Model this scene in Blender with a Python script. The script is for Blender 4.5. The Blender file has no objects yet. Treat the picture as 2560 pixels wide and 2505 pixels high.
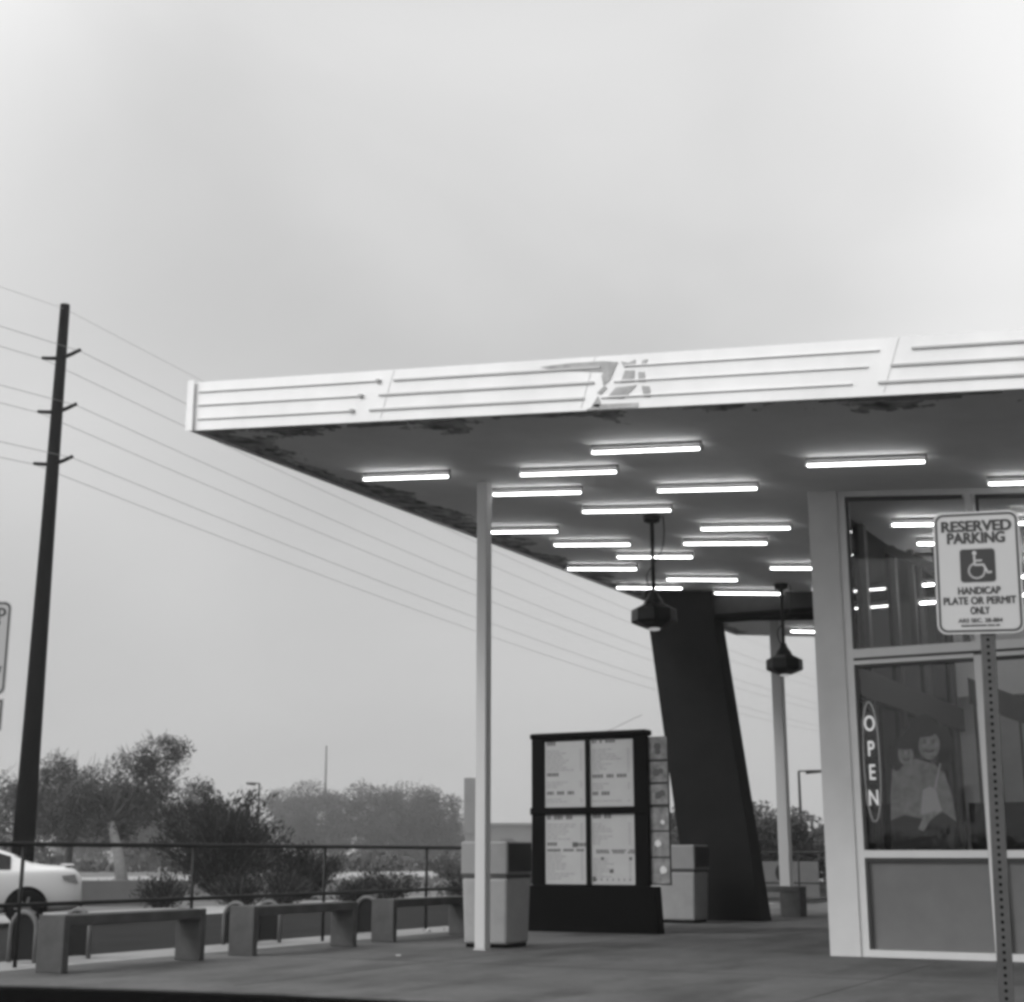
import bpy, bmesh, math, random
from mathutils import Vector, Matrix, noise
random.seed(7)
scene = bpy.context.scene
COL = scene.collection
R = math.radians

# ------------------------------------------------------------------ camera
cam_d = bpy.data.cameras.new("camera"); cam = bpy.data.objects.new("camera", cam_d); COL.objects.link(cam)
cam.location = (0, 0, 1.07)
cam.rotation_euler = (R(90 + 13.68), 0, R(28.5))
cam_d.sensor_width = 36.0; cam_d.lens = 51.13
cam_d.clip_start = 0.05; cam_d.clip_end = 3000
scene.camera = cam

# ------------------------------------------------------------------ world (overcast, black-and-white film)
SUN_DIR = Vector((-0.52, -0.60, 0.66)).normalized()
SUN_EL = math.asin(SUN_DIR.z); SUN_AZ = math.atan2(SUN_DIR.x, SUN_DIR.y)
world = bpy.data.worlds.new("World"); scene.world = world; world.use_nodes = True
nt = world.node_tree; N = nt.nodes; L = nt.links
for n in list(N): N.remove(n)
out = N.new("ShaderNodeOutputWorld"); bg = N.new("ShaderNodeBackground"); bg.inputs[1].default_value = 0.1
sky = N.new("ShaderNodeTexSky"); sky.sky_type = 'NISHITA'; sky.sun_disc = False
sky.sun_elevation = SUN_EL; sky.sun_rotation = SUN_AZ; sky.dust_density = 5.0; sky.air_density = 1.0
bw = N.new("ShaderNodeRGBToBW"); L.new(sky.outputs[0], bw.inputs[0])
tc = N.new("ShaderNodeTexCoord")
sep = N.new("ShaderNodeSeparateXYZ"); L.new(tc.outputs["Generated"], sep.inputs[0])
ramp = N.new("ShaderNodeMapRange"); ramp.inputs[1].default_value = 0.0; ramp.inputs[2].default_value = 0.56
ramp.inputs[3].default_value = 5.3; ramp.inputs[4].default_value = 8.6; ramp.clamp = True
ramp.interpolation_type = 'SMOOTHSTEP'
L.new(sep.outputs[2], ramp.inputs[0])
mp = N.new("ShaderNodeMapping"); mp.inputs["Scale"].default_value = (1.0, 1.0, 2.2); L.new(tc.outputs["Generated"], mp.inputs[0])
nz = N.new("ShaderNodeTexNoise"); nz.inputs["Scale"].default_value = 2.3; nz.inputs["Detail"].default_value = 4.0; nz.inputs["Roughness"].default_value = 0.45
nz.inputs["Distortion"].default_value = 0.6
L.new(mp.outputs[0], nz.inputs[0])
mr = N.new("ShaderNodeMapRange"); mr.inputs[1].default_value = 0.3; mr.inputs[2].default_value = 0.7; mr.inputs[3].default_value = 0.92; mr.inputs[4].default_value = 1.09
L.new(nz.outputs[0], mr.inputs[0])
mul = N.new("ShaderNodeMath"); mul.operation = 'MULTIPLY'; L.new(ramp.outputs[0], mul.inputs[0]); 
# one broad thicker (greyer) bank of cloud above the canopy
dk = N.new("ShaderNodeVectorMath"); dk.operation = 'DOT_PRODUCT'; L.new(tc.outputs["Generated"], dk.inputs[0]); dk.inputs[1].default_value = Vector((-0.44, 0.77, 0.455)).normalized()
dkr = N.new("ShaderNodeMapRange"); dkr.interpolation_type = 'SMOOTHSTEP'; dkr.inputs[1].default_value = 0.935; dkr.inputs[2].default_value = 0.992; dkr.inputs[3].default_value = 1.07; dkr.inputs[4].default_value = 0.86
L.new(dk.outputs["Value"], dkr.inputs[0])
mul0 = N.new("ShaderNodeMath"); mul0.operation = 'MULTIPLY'; L.new(mr.outputs[0], mul0.inputs[0]); L.new(dkr.outputs[0], mul0.inputs[1])
for bd, lo, amt in ((Vector((-0.366, 0.777, 0.512)), 0.965, 1.10), (Vector((-0.07, 0.88, 0.42)), 0.97, 1.12)):
    bn = N.new("ShaderNodeVectorMath"); bn.operation = 'DOT_PRODUCT'; L.new(tc.outputs["Generated"], bn.inputs[0]); bn.inputs[1].default_value = bd.normalized()
    br = N.new("ShaderNodeMapRange"); br.interpolation_type = 'SMOOTHSTEP'; br.inputs[1].default_value = lo; br.inputs[2].default_value = 1.0; br.inputs[3].default_value = 1.0; br.inputs[4].default_value = amt; L.new(bn.outputs["Value"], br.inputs[0])
    m_ = N.new("ShaderNodeMath"); m_.operation = 'MULTIPLY'; L.new(mul0.outputs[0], m_.inputs[0]); L.new(br.outputs[0], m_.inputs[1]); mul0 = m_
# brighter cloud where the veiled sun stands (behind the camera)
dot = N.new("ShaderNodeVectorMath"); dot.operation = 'DOT_PRODUCT'; L.new(tc.outputs["Generated"], dot.inputs[0]); dot.inputs[1].default_value = SUN_DIR
glow = N.new("ShaderNodeMapRange"); glow.inputs[1].default_value = 0.2; glow.inputs[2].default_value = 1.0; glow.inputs[3].default_value = 0.0; glow.inputs[4].default_value = 13.0
glow.interpolation_type = 'SMOOTHSTEP'
L.new(dot.outputs["Value"], glow.inputs[0])
L.new(mul0.outputs[0], mul.inputs[1])
add = N.new("ShaderNodeMath"); add.operation = 'ADD'; L.new(mul.outputs[0], add.inputs[0]); L.new(glow.outputs[0], add.inputs[1])
mix = N.new("ShaderNodeMix"); mix.data_type = 'FLOAT'; mix.inputs[0].default_value = 0.12
L.new(add.outputs[0], mix.inputs[2]); L.new(bw.outputs[0], mix.inputs[3])
L.new(mix.outputs[0], bg.inputs[0]); L.new(bg.outputs[0], out.inputs[0])

sun_d = bpy.data.lights.new("sun", 'SUN'); sun_d.energy = 1.5; sun_d.angle = R(14); sun_d.color = (1, 1, 1)
sun = bpy.data.objects.new("sun", sun_d); COL.objects.link(sun)
sun.rotation_euler = SUN_DIR.to_track_quat('Z', 'Y').to_euler()

scene.view_settings.view_transform = 'Standard'; scene.view_settings.look = 'None'
scene.view_settings.gamma = 1.0; scene.view_settings.exposure = 0.0
scene.render.engine = 'CYCLES'
scene.cycles.use_denoising = True; scene.cycles.sample_clamp_indirect = 3.0
scene.cycles.max_bounces = 8; scene.cycles.transparent_max_bounces = 12; scene.cycles.volume_bounces = 1
scene.cycles.pixel_filter_type = 'BLACKMAN_HARRIS'; scene.cycles.filter_width = 3.5

# ------------------------------------------------------------------ materials
def mat(name, v, rough=0.8, var=0.0, scale=3.0, bump=0.0, bscale=40.0, metal=0.0, spec=0.5, stretch=(1, 1, 1), coat=0.0):
    m = bpy.data.materials.new(name); m.use_nodes = True
    t = m.node_tree; p = t.nodes["Principled BSDF"]
    p.inputs["Base Color"].default_value = (v, v, v, 1); p.inputs["Roughness"].default_value = rough
    p.inputs["Metallic"].default_value = metal; p.inputs["Specular IOR Level"].default_value = spec
    p.inputs["Coat Weight"].default_value = coat
    tc = t.nodes.new("ShaderNodeTexCoord"); mpn = t.nodes.new("ShaderNodeMapping"); mpn.inputs["Scale"].default_value = stretch
    t.links.new(tc.outputs["Object"], mpn.inputs[0])
    if var:
        n = t.nodes.new("ShaderNodeTexNoise"); n.inputs["Scale"].default_value = scale; n.inputs["Detail"].default_value = 6; n.inputs["Roughness"].default_value = 0.6
        t.links.new(mpn.outputs[0], n.inputs[0])
        r = t.nodes.new("ShaderNodeMapRange"); r.inputs[1].default_value = 0.3; r.inputs[2].default_value = 0.7
        r.inputs[3].default_value = v * (1 - var); r.inputs[4].default_value = v * (1 + var)
        t.links.new(n.outputs[0], r.inputs[0]); t.links.new(r.outputs[0], p.inputs["Base Color"])
    if bump:
        n2 = t.nodes.new("ShaderNodeTexNoise"); n2.inputs["Scale"].default_value = bscale; n2.inputs["Detail"].default_value = 5
        t.links.new(mpn.outputs[0], n2.inputs[0])
        b = t.nodes.new("ShaderNodeBump"); b.inputs["Strength"].default_value = bump; b.inputs["Distance"].default_value = 0.02
        t.links.new(n2.outputs[0], b.inputs["Height"]); t.links.new(b.outputs[0], p.inputs["Normal"])
    return m
def emit(name, s, v=1.0):
    m = bpy.data.materials.new(name); m.use_nodes = True; t = m.node_tree
    t.nodes.remove(t.nodes["Principled BSDF"]); e = t.nodes.new("ShaderNodeEmission")
    e.inputs[0].default_value = (v, v, v, 1); e.inputs[1].default_value = s
    t.links.new(e.outputs[0], t.nodes["Material Output"].inputs[0]); return m
M = dict(
    fascia=mat("fascia_white_paint", 0.76, 0.5, 0.08, 1.3, 0.12, 9, stretch=(1, 1, 0.5)),
    fascia_tube=mat("grey_tubing", 0.34, 0.5), fascia_tube_pale=mat("pale_tubing", 0.56, 0.5),
    patch=mat("bare_substrate", 0.36, 0.9, 0.25, 8),
    roof=mat("roof_gravel", 0.35, 0.9, 0.2, 6),
    housing=mat("batten_housing", 0.16, 0.6),
    white=mat("white_enamel", 0.46, 0.55, 0.06, 1.6, 0.03, 50, stretch=(1, 1, 0.4)),
    frame=mat("aluminium_frame", 0.54, 0.4, 0.04, 4),
    gasket=mat("dark_gasket", 0.03, 0.6),
    stucco=mat("pilaster_stucco", 0.50, 0.8, 0.06, 2.5, 0.15, 120),
    panel=mat("bulkhead_panel", 0.115, 0.6, 0.10, 3, 0.05, 60),
    pillar=mat("dark_stone", 0.010, 0.85, 0.3, 1.5, 0.25, 30, spec=0.12),
    beam=mat("beam_paint", 0.035, 0.7, 0.15, 4, spec=0.1),
    black=mat("black_paint", 0.003, 0.7, spec=0.03),
    blackmetal=mat("lamp_black_metal", 0.005, 0.4, spec=0.2),
    concrete=mat("precast_concrete", 0.078, 0.9, spec=0.1, var=0.2, scale=5, bump=0.25, bscale=60),
    binlow=mat("bin_concrete", 0.27, 0.8, 0.10, 5, 0.2, 90),
    bintop=mat("bin_hood", 0.21, 0.6, 0.08, 4),
    bindark=mat("bin_flap", 0.035, 0.7, spec=0.1),
    rail=mat("painted_rail", 0.018, 0.6, 0.2, 10, spec=0.2),
    galv=mat("galvanised_steel", 0.085, 0.6, 0.15, 12, metal=0.2, spec=0.2),
    galvdark=mat("galvanised_shade_side", 0.06, 0.5, 0.2, 12, metal=0.3),
    sign=mat("sign_face", 0.44, 0.35, 0.03, 5),
    signink=mat("sign_ink", 0.025, 0.45),
    signsq=mat("sign_square", 0.02, 0.45),
    wood=mat("creosoted_wood", 0.004, 0.9, 0.35, 2.5, 0.4, 25, spec=0.03, stretch=(3, 3, 0.3)),
    wire=mat("power_wire", 0.22, 0.6),
    paper=mat("menu_paper", 0.35, 0.7, 0.05, 3),
    rackpic=mat("rack_picture", 0.16, 0.6, 0.5, 9), ink=mat("menu_ink", 0.06, 0.7), ink2=mat("menu_faint_ink", 0.20, 0.7),
    carpaint=mat("white_car_paint", 0.66, 0.3, coat=0.6), carglass=mat("car_glass", 0.01, 0.15, spec=0.3),
    tyre=mat("tyre_rubber", 0.006, 0.9, spec=0.05), rim=mat("alloy_rim", 0.25, 0.35, metal=0.7), lamp_red=mat("tail_lamp", 0.22, 0.2),
    leaf=mat("leaf_mid", 0.068, 0.9, 0.45, 0.8, spec=0.1), leafdark=mat("leaf_dark", 0.024, 0.9, 0.4, 1.0, spec=0.1), leafpale=mat("leaf_pale", 0.09, 0.9, 0.35, 0.6),
    bark=mat("bark", 0.09, 0.9, 0.3, 6, 0.3, 20), barkpale=mat("pale_bark", 0.34, 0.9, 0.2, 6),
    brush=mat("dry_brush", 0.14, 0.9, 0.35, 0.7),
    block=mat("masonry_wall", 0.13, 0.9, 0.1, 2),
    farbuild=mat("far_building", 0.16, 0.9, 0.1, 2),
    intpost=mat("interior_mullion", 0.13, 0.6, spec=0.2), interior=mat("interior_wall", 0.55, 0.8, 0.15, 1.5), intlight=mat("interior_upper_wall", 0.75, 0.8, 0.08, 1.5), intdark=mat("interior_dark", 0.02, 0.7),
    postera=mat("poster_hair", 0.006, 0.5), posterb=mat("poster_skin", 0.34, 0.5, 0.45, 14), posterc=mat("poster_shirt", 0.30, 0.5, 0.45, 9), posterd=mat("poster_dark", 0.012, 0.5, 0.4, 7), postere=mat("poster_white", 0.55, 0.5),
    litter=mat("white_paper_litter", 0.35, 0.8),
    tube=emit("fluorescent_glow", 13.0), tubein=emit("fluorescent_indoor_glow", 30.0), lens=emit("lamp_glow", 0.35), neon=emit("neon_glow", 0.85),
    neondim=emit("neon_ring_glow", 0.28),
)
def glass_mat(name, refl, tint):
    m = bpy.data.materials.new(name); m.use_nodes = True; t = m.node_tree
    t.nodes.remove(t.nodes["Principled BSDF"])
    tr = t.nodes.new("ShaderNodeBsdfTransparent"); tr.inputs[0].default_value = (tint, tint, tint, 1)
    gl = t.nodes.new("ShaderNodeBsdfGlossy"); gl.inputs["Roughness"].default_value = 0.0
    fr = t.nodes.new("ShaderNodeFresnel"); fr.inputs[0].default_value = 1.3
    a = t.nodes.new("ShaderNodeMath"); a.operation = 'ADD'; a.inputs[1].default_value = refl; t.links.new(fr.outputs[0], a.inputs[0])
    mx = t.nodes.new("ShaderNodeMixShader"); t.links.new(a.outputs[0], mx.inputs[0]); t.links.new(tr.outputs[0], mx.inputs[1]); t.links.new(gl.outputs[0], mx.inputs[2])
    t.links.new(mx.outputs[0], t.nodes["Material Output"].inputs[0]); return m
M['glass'] = glass_mat("window_glass", 0.0, 0.80)

def soffit_mat():
    # dull grey paint, with flaked dark edges along the front and the left rim
    m = mat("soffit_paint", 0.27, 0.75); t = m.node_tree; p = t.nodes["Principled BSDF"]
    tc = t.nodes.new("ShaderNodeTexCoord"); s = t.nodes.new("ShaderNodeSeparateXYZ"); t.links.new(tc.outputs["Object"], s.inputs[0])
    def math_(op, a, b):
        n = t.nodes.new("ShaderNodeMath"); n.operation = op
        for i, v in enumerate((a, b)):
            if isinstance(v, (int, float)): n.inputs[i].default_value = v
            elif v is not None: t.links.new(v, n.inputs[i])
        return n.outputs[0]
    nz = t.nodes.new("ShaderNodeTexNoise"); nz.inputs["Scale"].default_value = 1.1; nz.inputs["Detail"].default_value = 9; nz.inputs["Roughness"].default_value = 0.65
    t.links.new(tc.outputs["Object"], nz.inputs[0])
    nb = t.nodes.new("ShaderNodeTexNoise"); nb.inputs["Scale"].default_value = 5.0; nb.inputs["Detail"].default_value = 4
    t.links.new(tc.outputs["Object"], nb.inputs[0])
    # edge distance
    dfront = math_('SUBTRACT', s.outputs[1], 12.27); dleft = math_('ADD', s.outputs[0], 10.78)
    w1 = math_('MULTIPLY', math_('SUBTRACT', nz.outputs[0], 0.40), 3.2)
    e1 = math_('LESS_THAN', dfront, w1)
    w2 = math_('MULTIPLY', math_('SUBTRACT', nz.outputs[0], 0.38), 3.2)
    e2 = math_('LESS_THAN', dleft, w2)
    e = math_('MAXIMUM', e1, e2)
    dark = t.nodes.new("ShaderNodeMapRange"); dark.inputs[1].default_value = 0.35; dark.inputs[2].default_value = 0.65; dark.inputs[3].default_value = 0.01; dark.inputs[4].default_value = 0.36
    t.links.new(nb.outputs[0], dark.inputs[0])
    base = t.nodes.new("ShaderNodeMapRange"); base.inputs[1].default_value = 0.3; base.inputs[2].default_value = 0.7; base.inputs[3].default_value = 0.54; base.inputs[4].default_value = 0.64
    t.links.new(nz.outputs[0], base.inputs[0])
    mx = t.nodes.new("ShaderNodeMix"); mx.data_type = 'FLOAT'; t.links.new(e, mx.inputs[0]); t.links.new(base.outputs[0], mx.inputs[2]); t.links.new(dark.outputs[0], mx.inputs[3])
    t.links.new(mx.outputs[0], p.inputs["Base Color"]); return m
M['soffit'] = soffit_mat()

def slab_mat():
    m = mat("patio_concrete", 0.19, 0.8, bump=0.15, bscale=60, spec=0.2); t = m.node_tree; p = t.nodes["Principled BSDF"]
    tc = t.nodes.new("ShaderNodeTexCoord")
    def noise_(sc, det, st=(1, 1, 1)):
        mpn = t.nodes.new("ShaderNodeMapping"); mpn.inputs["Scale"].default_value = st; t.links.new(tc.outputs["Object"], mpn.inputs[0])
        n = t.nodes.new("ShaderNodeTexNoise"); n.inputs["Scale"].default_value = sc; n.inputs["Detail"].default_value = det; n.inputs["Roughness"].default_value = 0.6
        t.links.new(mpn.outputs[0], n.inputs[0]); return n.outputs[0]
    a = noise_(0.5, 7); b = noise_(9, 5)
    r1 = t.nodes.new("ShaderNodeMapRange"); r1.inputs[1].default_value = 0.3; r1.inputs[2].default_value = 0.7; r1.inputs[3].default_value = 0.062; r1.inputs[4].default_value = 0.112; t.links.new(a, r1.inputs[0])
    r2 = t.nodes.new("ShaderNodeMapRange"); r2.inputs[1].default_value = 0.3; r2.inputs[2].default_value = 0.7; r2.inputs[3].default_value = 0.88; r2.inputs[4].default_value = 1.12; t.links.new(b, r2.inputs[0])
    mu = t.nodes.new("ShaderNodeMath"); mu.operation = 'MULTIPLY'; t.links.new(r1.outputs[0], mu.inputs[0]); t.links.new(r2.outputs[0], mu.inputs[1])
    vo = t.nodes.new("ShaderNodeTexVoronoi"); vo.inputs["Scale"].default_value = 1.7; t.links.new(tc.outputs["Object"], vo.inputs["Vector"])
    sp = t.nodes.new("ShaderNodeMapRange"); sp.inputs[1].default_value = 0.035; sp.inputs[2].default_value = 0.06; sp.inputs[3].default_value = 0.45; sp.inputs[4].default_value = 1.0; t.links.new(vo.outputs["Distance"], sp.inputs[0])
    st = noise_(1.4, 8, (1, .35, 1)); sr = t.nodes.new("ShaderNodeMapRange"); sr.inputs[1].default_value = 0.36; sr.inputs[2].default_value = 0.52; sr.inputs[3].default_value = 0.58; sr.inputs[4].default_value = 1.0; t.links.new(st, sr.inputs[0])
    m2 = t.nodes.new("ShaderNodeMath"); m2.operation = 'MULTIPLY'; t.links.new(sp.outputs[0], m2.inputs[0]); t.links.new(sr.outputs[0], m2.inputs[1])
    m3 = t.nodes.new("ShaderNodeMath"); m3.operation = 'MULTIPLY'; t.links.new(mu.outputs[0], m3.inputs[0]); t.links.new(m2.outputs[0], m3.inputs[1])
    t.links.new(m3.outputs[0], p.inputs["Base Color"]); return m
M['slab'] = slab_mat()
M['slabedge'] = mat("pale_concrete_margin", 0.21, 0.8, 0.16, 5, 0.15, 50)
M['asphalt'] = mat("black_asphalt", 0.003, 0.95, 0.3, 20, 0.3, 90, spec=0.02)
M['drive'] = mat("drive_lane_asphalt", 0.018, 0.9, 0.25, 1.2, spec=0.05)
M['joint'] = mat("joint_filler", 0.055, 0.9, spec=0.1)
M['hoopc'] = mat("hoop_concrete", 0.13, 0.9, 0.15, 8, spec=0.1)
M['kerbface'] = mat("black_kerb_face", 0.004, 0.9, 0.3, 9, spec=0.02)  # near-black tone over the whole kerb face
M['dirt'] = mat("dry_ground", 0.09, 0.95, 0.35, 0.25)
M['paleroad'] = mat("pale_gravel_strip", 0.25, 0.95, 0.2, 0.9)

# ------------------------------------------------------------------ geometry helpers
class MB:
    def __init__(s): s.bm = bmesh.new()
    def box(s, x0, x1, y0, y1, z0, z1):
        vs = [s.bm.verts.new(p) for p in ((x0,y0,z0),(x1,y0,z0),(x1,y1,z0),(x0,y1,z0),(x0,y0,z1),(x1,y0,z1),(x1,y1,z1),(x0,y1,z1))]
        for f in ((0,3,2,1),(4,5,6,7),(0,1,5,4),(1,2,6,5),(2,3,7,6),(3,0,4,7)): s.bm.faces.new([vs[i] for i in f])
        return s
    def hexa(s, pts):   # eight corners, bottom ring then top ring
        vs = [s.bm.verts.new(p) for p in pts]
        for f in ((0,3,2,1),(4,5,6,7),(0,1,5,4),(1,2,6,5),(2,3,7,6),(3,0,4,7)): s.bm.faces.new([vs[i] for i in f])
        return s
    def prism(s, poly, d):   # closed polygon (3D points) swept by vector d
        d = Vector(d); a = [s.bm.verts.new(p) for p in poly]; b = [s.bm.verts.new(Vector(p) + d) for p in poly]
        n = len(poly); s.bm.faces.new(a); s.bm.faces.new(b[::-1])
        for i in range(n): s.bm.faces.new((a[i], b[i], b[(i+1) % n], a[(i+1) % n]))
        return s
    def tube(s, pts, r, n=8, r1=None, cap=True):
        pts = [Vector(p) for p in pts]; k = len(pts); rings = []; up = Vector((0.13, 0.31, 0.94)).normalized()
        for i, p in enumerate(pts):
            t = (pts[min(i+1, k-1)] - pts[max(i-1, 0)]).normalized()
            a = t.cross(up)
            if a.length < 0.2: a = t.cross(Vector((1, 0, 0)))
            a.normalize(); b = t.cross(a).normalized()
            rr = r if r1 is None else r + (r1 - r) * i / max(1, k-1)
            rings.append([s.bm.verts.new(p + (a * math.cos(2*math.pi*j/n) + b * math.sin(2*math.pi*j/n)) * rr) for j in range(n)])
        for i in range(k-1):
            for j in range(n): s.bm.faces.new((rings[i][j], rings[i][(j+1) % n], rings[i+1][(j+1) % n], rings[i+1][j]))
        if cap: s.bm.faces.new(rings[0][::-1]); s.bm.faces.new(rings[-1])
        return s
    def lathe(s, prof, c, n=24, phase=0.0):
        c = Vector(c); rings = []
        for r, z in prof: rings.append([s.bm.verts.new(c + Vector((r*math.cos(2*math.pi*j/n+phase), r*math.sin(2*math.pi*j/n+phase), z))) for j in range(n)])
        for i in range(len(prof)-1):
            for j in range(n): s.bm.faces.new((rings[i][j], rings[i][(j+1) % n], rings[i+1][(j+1) % n], rings[i+1][j]))
        s.bm.faces.new(rings[0][::-1]); s.bm.faces.new(rings[-1]); return s
    def quad(s, a, b, c, d):
        s.bm.faces.new([s.bm.verts.new(p) for p in (a, b, c, d)]); return s
    def build(s, name, m, parent=None, bevel=0.0, smooth=False, loc=None, weld=False):
        if weld: bmesh.ops.remove_doubles(s.bm, verts=s.bm.verts, dist=1e-5)
        bmesh.ops.recalc_face_normals(s.bm, faces=s.bm.faces)
        me = bpy.data.meshes.new(name); s.bm.to_mesh(me); s.bm.free()
        if smooth:
            for p in me.polygons: p.use_smooth = True
        me.materials.append(m); o = bpy.data.objects.new(name, me); COL.objects.link(o)
        if parent: o.parent = parent
        if loc: o.location = loc
        if bevel:
            b = o.modifiers.new("bevel", 'BEVEL'); b.width = bevel; b.segments = 2; b.limit_method = 'ANGLE'; b.angle_limit = R(35)
        return o
def thing(name, label, cat, loc=(0, 0, 0), rz=0, group=None):
    o = bpy.data.objects.new(name, None); COL.objects.link(o); o.location = loc; o.rotation_euler = (0, 0, rz)
    o.empty_display_size = 0.2; tag(o, label, cat, group); return o
def tag(o, label, cat, group=None):
    o["label"] = label; o["category"] = cat
    if group: o["group"] = group
    return o
def struct(o, kind="structure"): o["kind"] = kind; return o
def copy_tree(o, parent=None):
    c = o.copy(); COL.objects.link(c)
    if parent: c.parent = parent
    for ch in list(o.children): copy_tree(ch, c)
    return c
def text(s, size, m, parent, x, z, y=-0.004, squeeze=1.0, bold=0.0, name="lettering", width=None, rot=(R(90), 0, 0)):
    cu = bpy.data.curves.new(name, 'FONT'); cu.body = s; cu.size = size; cu.align_x = 'CENTER'; cu.align_y = 'CENTER'; cu.extrude = 0.0002
    tmp = bpy.data.objects.new("tmp", cu); COL.objects.link(tmp); bpy.context.view_layer.update()
    me = bpy.data.meshes.new_from_object(tmp.evaluated_get(bpy.context.evaluated_depsgraph_get()))
    bpy.data.objects.remove(tmp)
    if bold:
        bb = bmesh.new(); bb.from_mesh(me); src = list(bb.verts) + list(bb.edges) + list(bb.faces)
        for q, (dx, dz) in enumerate(((-bold, 0), (bold, 0), (0, bold*.6), (0, -bold*.6), (-bold*.7, bold*.5), (bold*.7, -bold*.5), (-bold*.7, -bold*.5), (bold*.7, bold*.5))):
            dd = bmesh.ops.duplicate(bb, geom=src); bmesh.ops.translate(bb, vec=(dx, dz, -.00005*(q+1)), verts=[v for v in dd['geom'] if isinstance(v, bmesh.types.BMVert)])
        bb.to_mesh(me); bb.free()
    w = max(v.co.x for v in me.vertices) - min(v.co.x for v in me.vertices)
    if width: squeeze = width / w
    me.materials.clear(); me.materials.append(m)
    o = bpy.data.objects.new(name, me); COL.objects.link(o); o.parent = parent
    o.location = (x, y, z); o.rotation_euler = rot; o.scale = (squeeze, 1, 1); return o

# ------------------------------------------------------------------ ground
SB, SA = -0.095, 4.77          # canopy soffit plane: z = SA + SB*s
def zs(s): return SA + SB * s
g = MB(); g.quad((-900, -900, -0.17), (900, -900, -0.17), (900, 900, -0.17), (-900, 900, -0.17)); struct(g.build("ground", M['dirt']))
g = MB(); g.quad((-17.2, -80, -0.155), (40, -80, -0.155), (40, 9.9, -0.155), (-17.2, 9.9, -0.155)); struct(g.build("parking_lot", M['asphalt']))
g = MB(); g.quad((-21.2, -80, -0.160), (-11.9, -80, -0.160), (-11.9, 140, -0.160), (-21.2, 140, -0.160)); struct(g.build("drive_lane", M['drive']))
g = MB(); g.quad((-24.6, -80, -0.164), (-21.2, -80, -0.164), (-21.2, 150, -0.164), (-24.6, 150, -0.164)); struct(g.build("gravel_strip", M['paleroad']))
g = MB(); g.quad((-62, 12, -0.158), (-44, 12, -0.158), (-44, 200, -0.158), (-62, 200, -0.158)); struct(g.build("far_road", M['paleroad']))
# patio slab with a gently curved front kerb
front = [(-12.05, 8.55), (-11.4, 8.95), (-10.6, 9.2), (-9.7, 9.38), (-8.6, 9.62), (-7.4, 9.80), (-6.0, 9.86), (-4, 9.9), (8, 9.9)]
poly = [(x, y, 0.0) for x, y in front] + [(8, 33.4, 0.0), (-12.05, 33.4, 0.0)]
b = MB(); b.prism(poly, (0, 0, -0.12)); slab = struct(b.build("patio", M['slab']))
b = MB()
for (x0, y0), (x1, y1) in zip(front[:-1], front[1:]):
    b.hexa([(x0, y0-0.13, -0.17), (x1, y1-0.13, -0.17), (x1, y1-0.003, -0.17), (x0, y0-0.003, -0.17), (x0, y0-0.13, -0.012), (x1, y1-0.13, -0.012), (x1, y1-0.003, -0.012), (x0, y0-0.003, -0.012)])
struct(b.build("kerb", M['kerbface'], bevel=0.015, weld=True))
g = MB(); g.box(-12.04, -11.1, 8.9, 33.38, -0.05, 0.004); struct(g.build("pavement_margin", M['slabedge']))
g = MB(); g.box(-12.35, -12.055, 8.4, 33.4, -0.17, -0.02); struct(g.build("gutter_kerb", M['concrete'], bevel=0.02))
g = MB(); g.box(-12.75, -12.6, 8.4, 60, -0.17, -0.10); struct(g.build("lane_kerb", M['concrete']))
# saw-cut joints in the slab
g = MB()
for x in (-8.2, -3.6, -0.6): g.box(x-0.006, x+0.006, 10.2, 33, 0.0, 0.002)
for y in (13.4, 20.2, 26): g.box(-11.05, 7, y-0.006, y+0.006, 0.0, 0.0025)
struct(g.build("pavement_joints", M['joint']))

# ------------------------------------------------------------------ canopy
S0, S1, T0, T1 = -10.8, 6.0, 12.25, 30.2
can = thing("canopy", "large sloping white flat-roof canopy with ribbed fascia over the patio", "canopy", (0, 0, 0))
b = MB(); b.hexa([(S0, T0+.02, zs(S0)), (S1, T0+.02, zs(S1)), (S1, T1, zs(S1)), (S0, T1, zs(S0)), (S0, T0+.02, zs(S0)+.10), (S1, T0+.02, zs(S1)+.10), (S1, T1, zs(S1)+.10), (S0, T1, zs(S0)+.10)])
b.build("soffit", M['soffit'], can)
b = MB(); b.hexa([(S0+.05, T0+.1, zs(S0)+.104), (S1, T0+.1, zs(S1)+.104), (S1, T1-.1, zs(S1)+.104), (S0+.05, T1-.1, zs(S0)+.104), (S0+.05, T0+.1, zs(S0)+.40), (S1, T0+.1, zs(S1)+.34), (S1, T1-.1, zs(S1)+.34), (S0+.05, T1-.1, zs(S0)+.40)])
b.build("roof", M['roof'], can)
fz0, fz1 = -0.03, 0.545
def fpt(s, h, t): return (s, t, zs(s) + h*(1-.010*(s+10.8)) - .0055*(s+10.8))
b = MB(); b.hexa([fpt(S0-.03, fz0, T0-.02), fpt(S1, fz0, T0-.02), fpt(S1, fz0, T0+.018), fpt(S0-.03, fz0, T0+.018), fpt(S0-.03, fz1, T0-.02), fpt(S1, fz1, T0-.02), fpt(S1, fz1, T0+.018), fpt(S0-.03, fz1, T0+.018)])
fas = b.build("fascia", M['fascia'], can)
b = MB(); b.hexa([(S0-.035, T0+.02, zs(S0)+fz0), (S0-.002, T0+.02, zs(S0)+fz0), (S0-.002, T1, zs(S0)+fz0), (S0-.035, T1, zs(S0)+fz0), (S0-.035, T0+.02, zs(S0)+fz1), (S0-.002, T0+.02, zs(S0)+fz1), (S0-.002, T1, zs(S0)+fz1), (S0-.035, T1, zs(S0)+fz1)])
b.build("side_fascia", M['fascia'], can)
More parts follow.
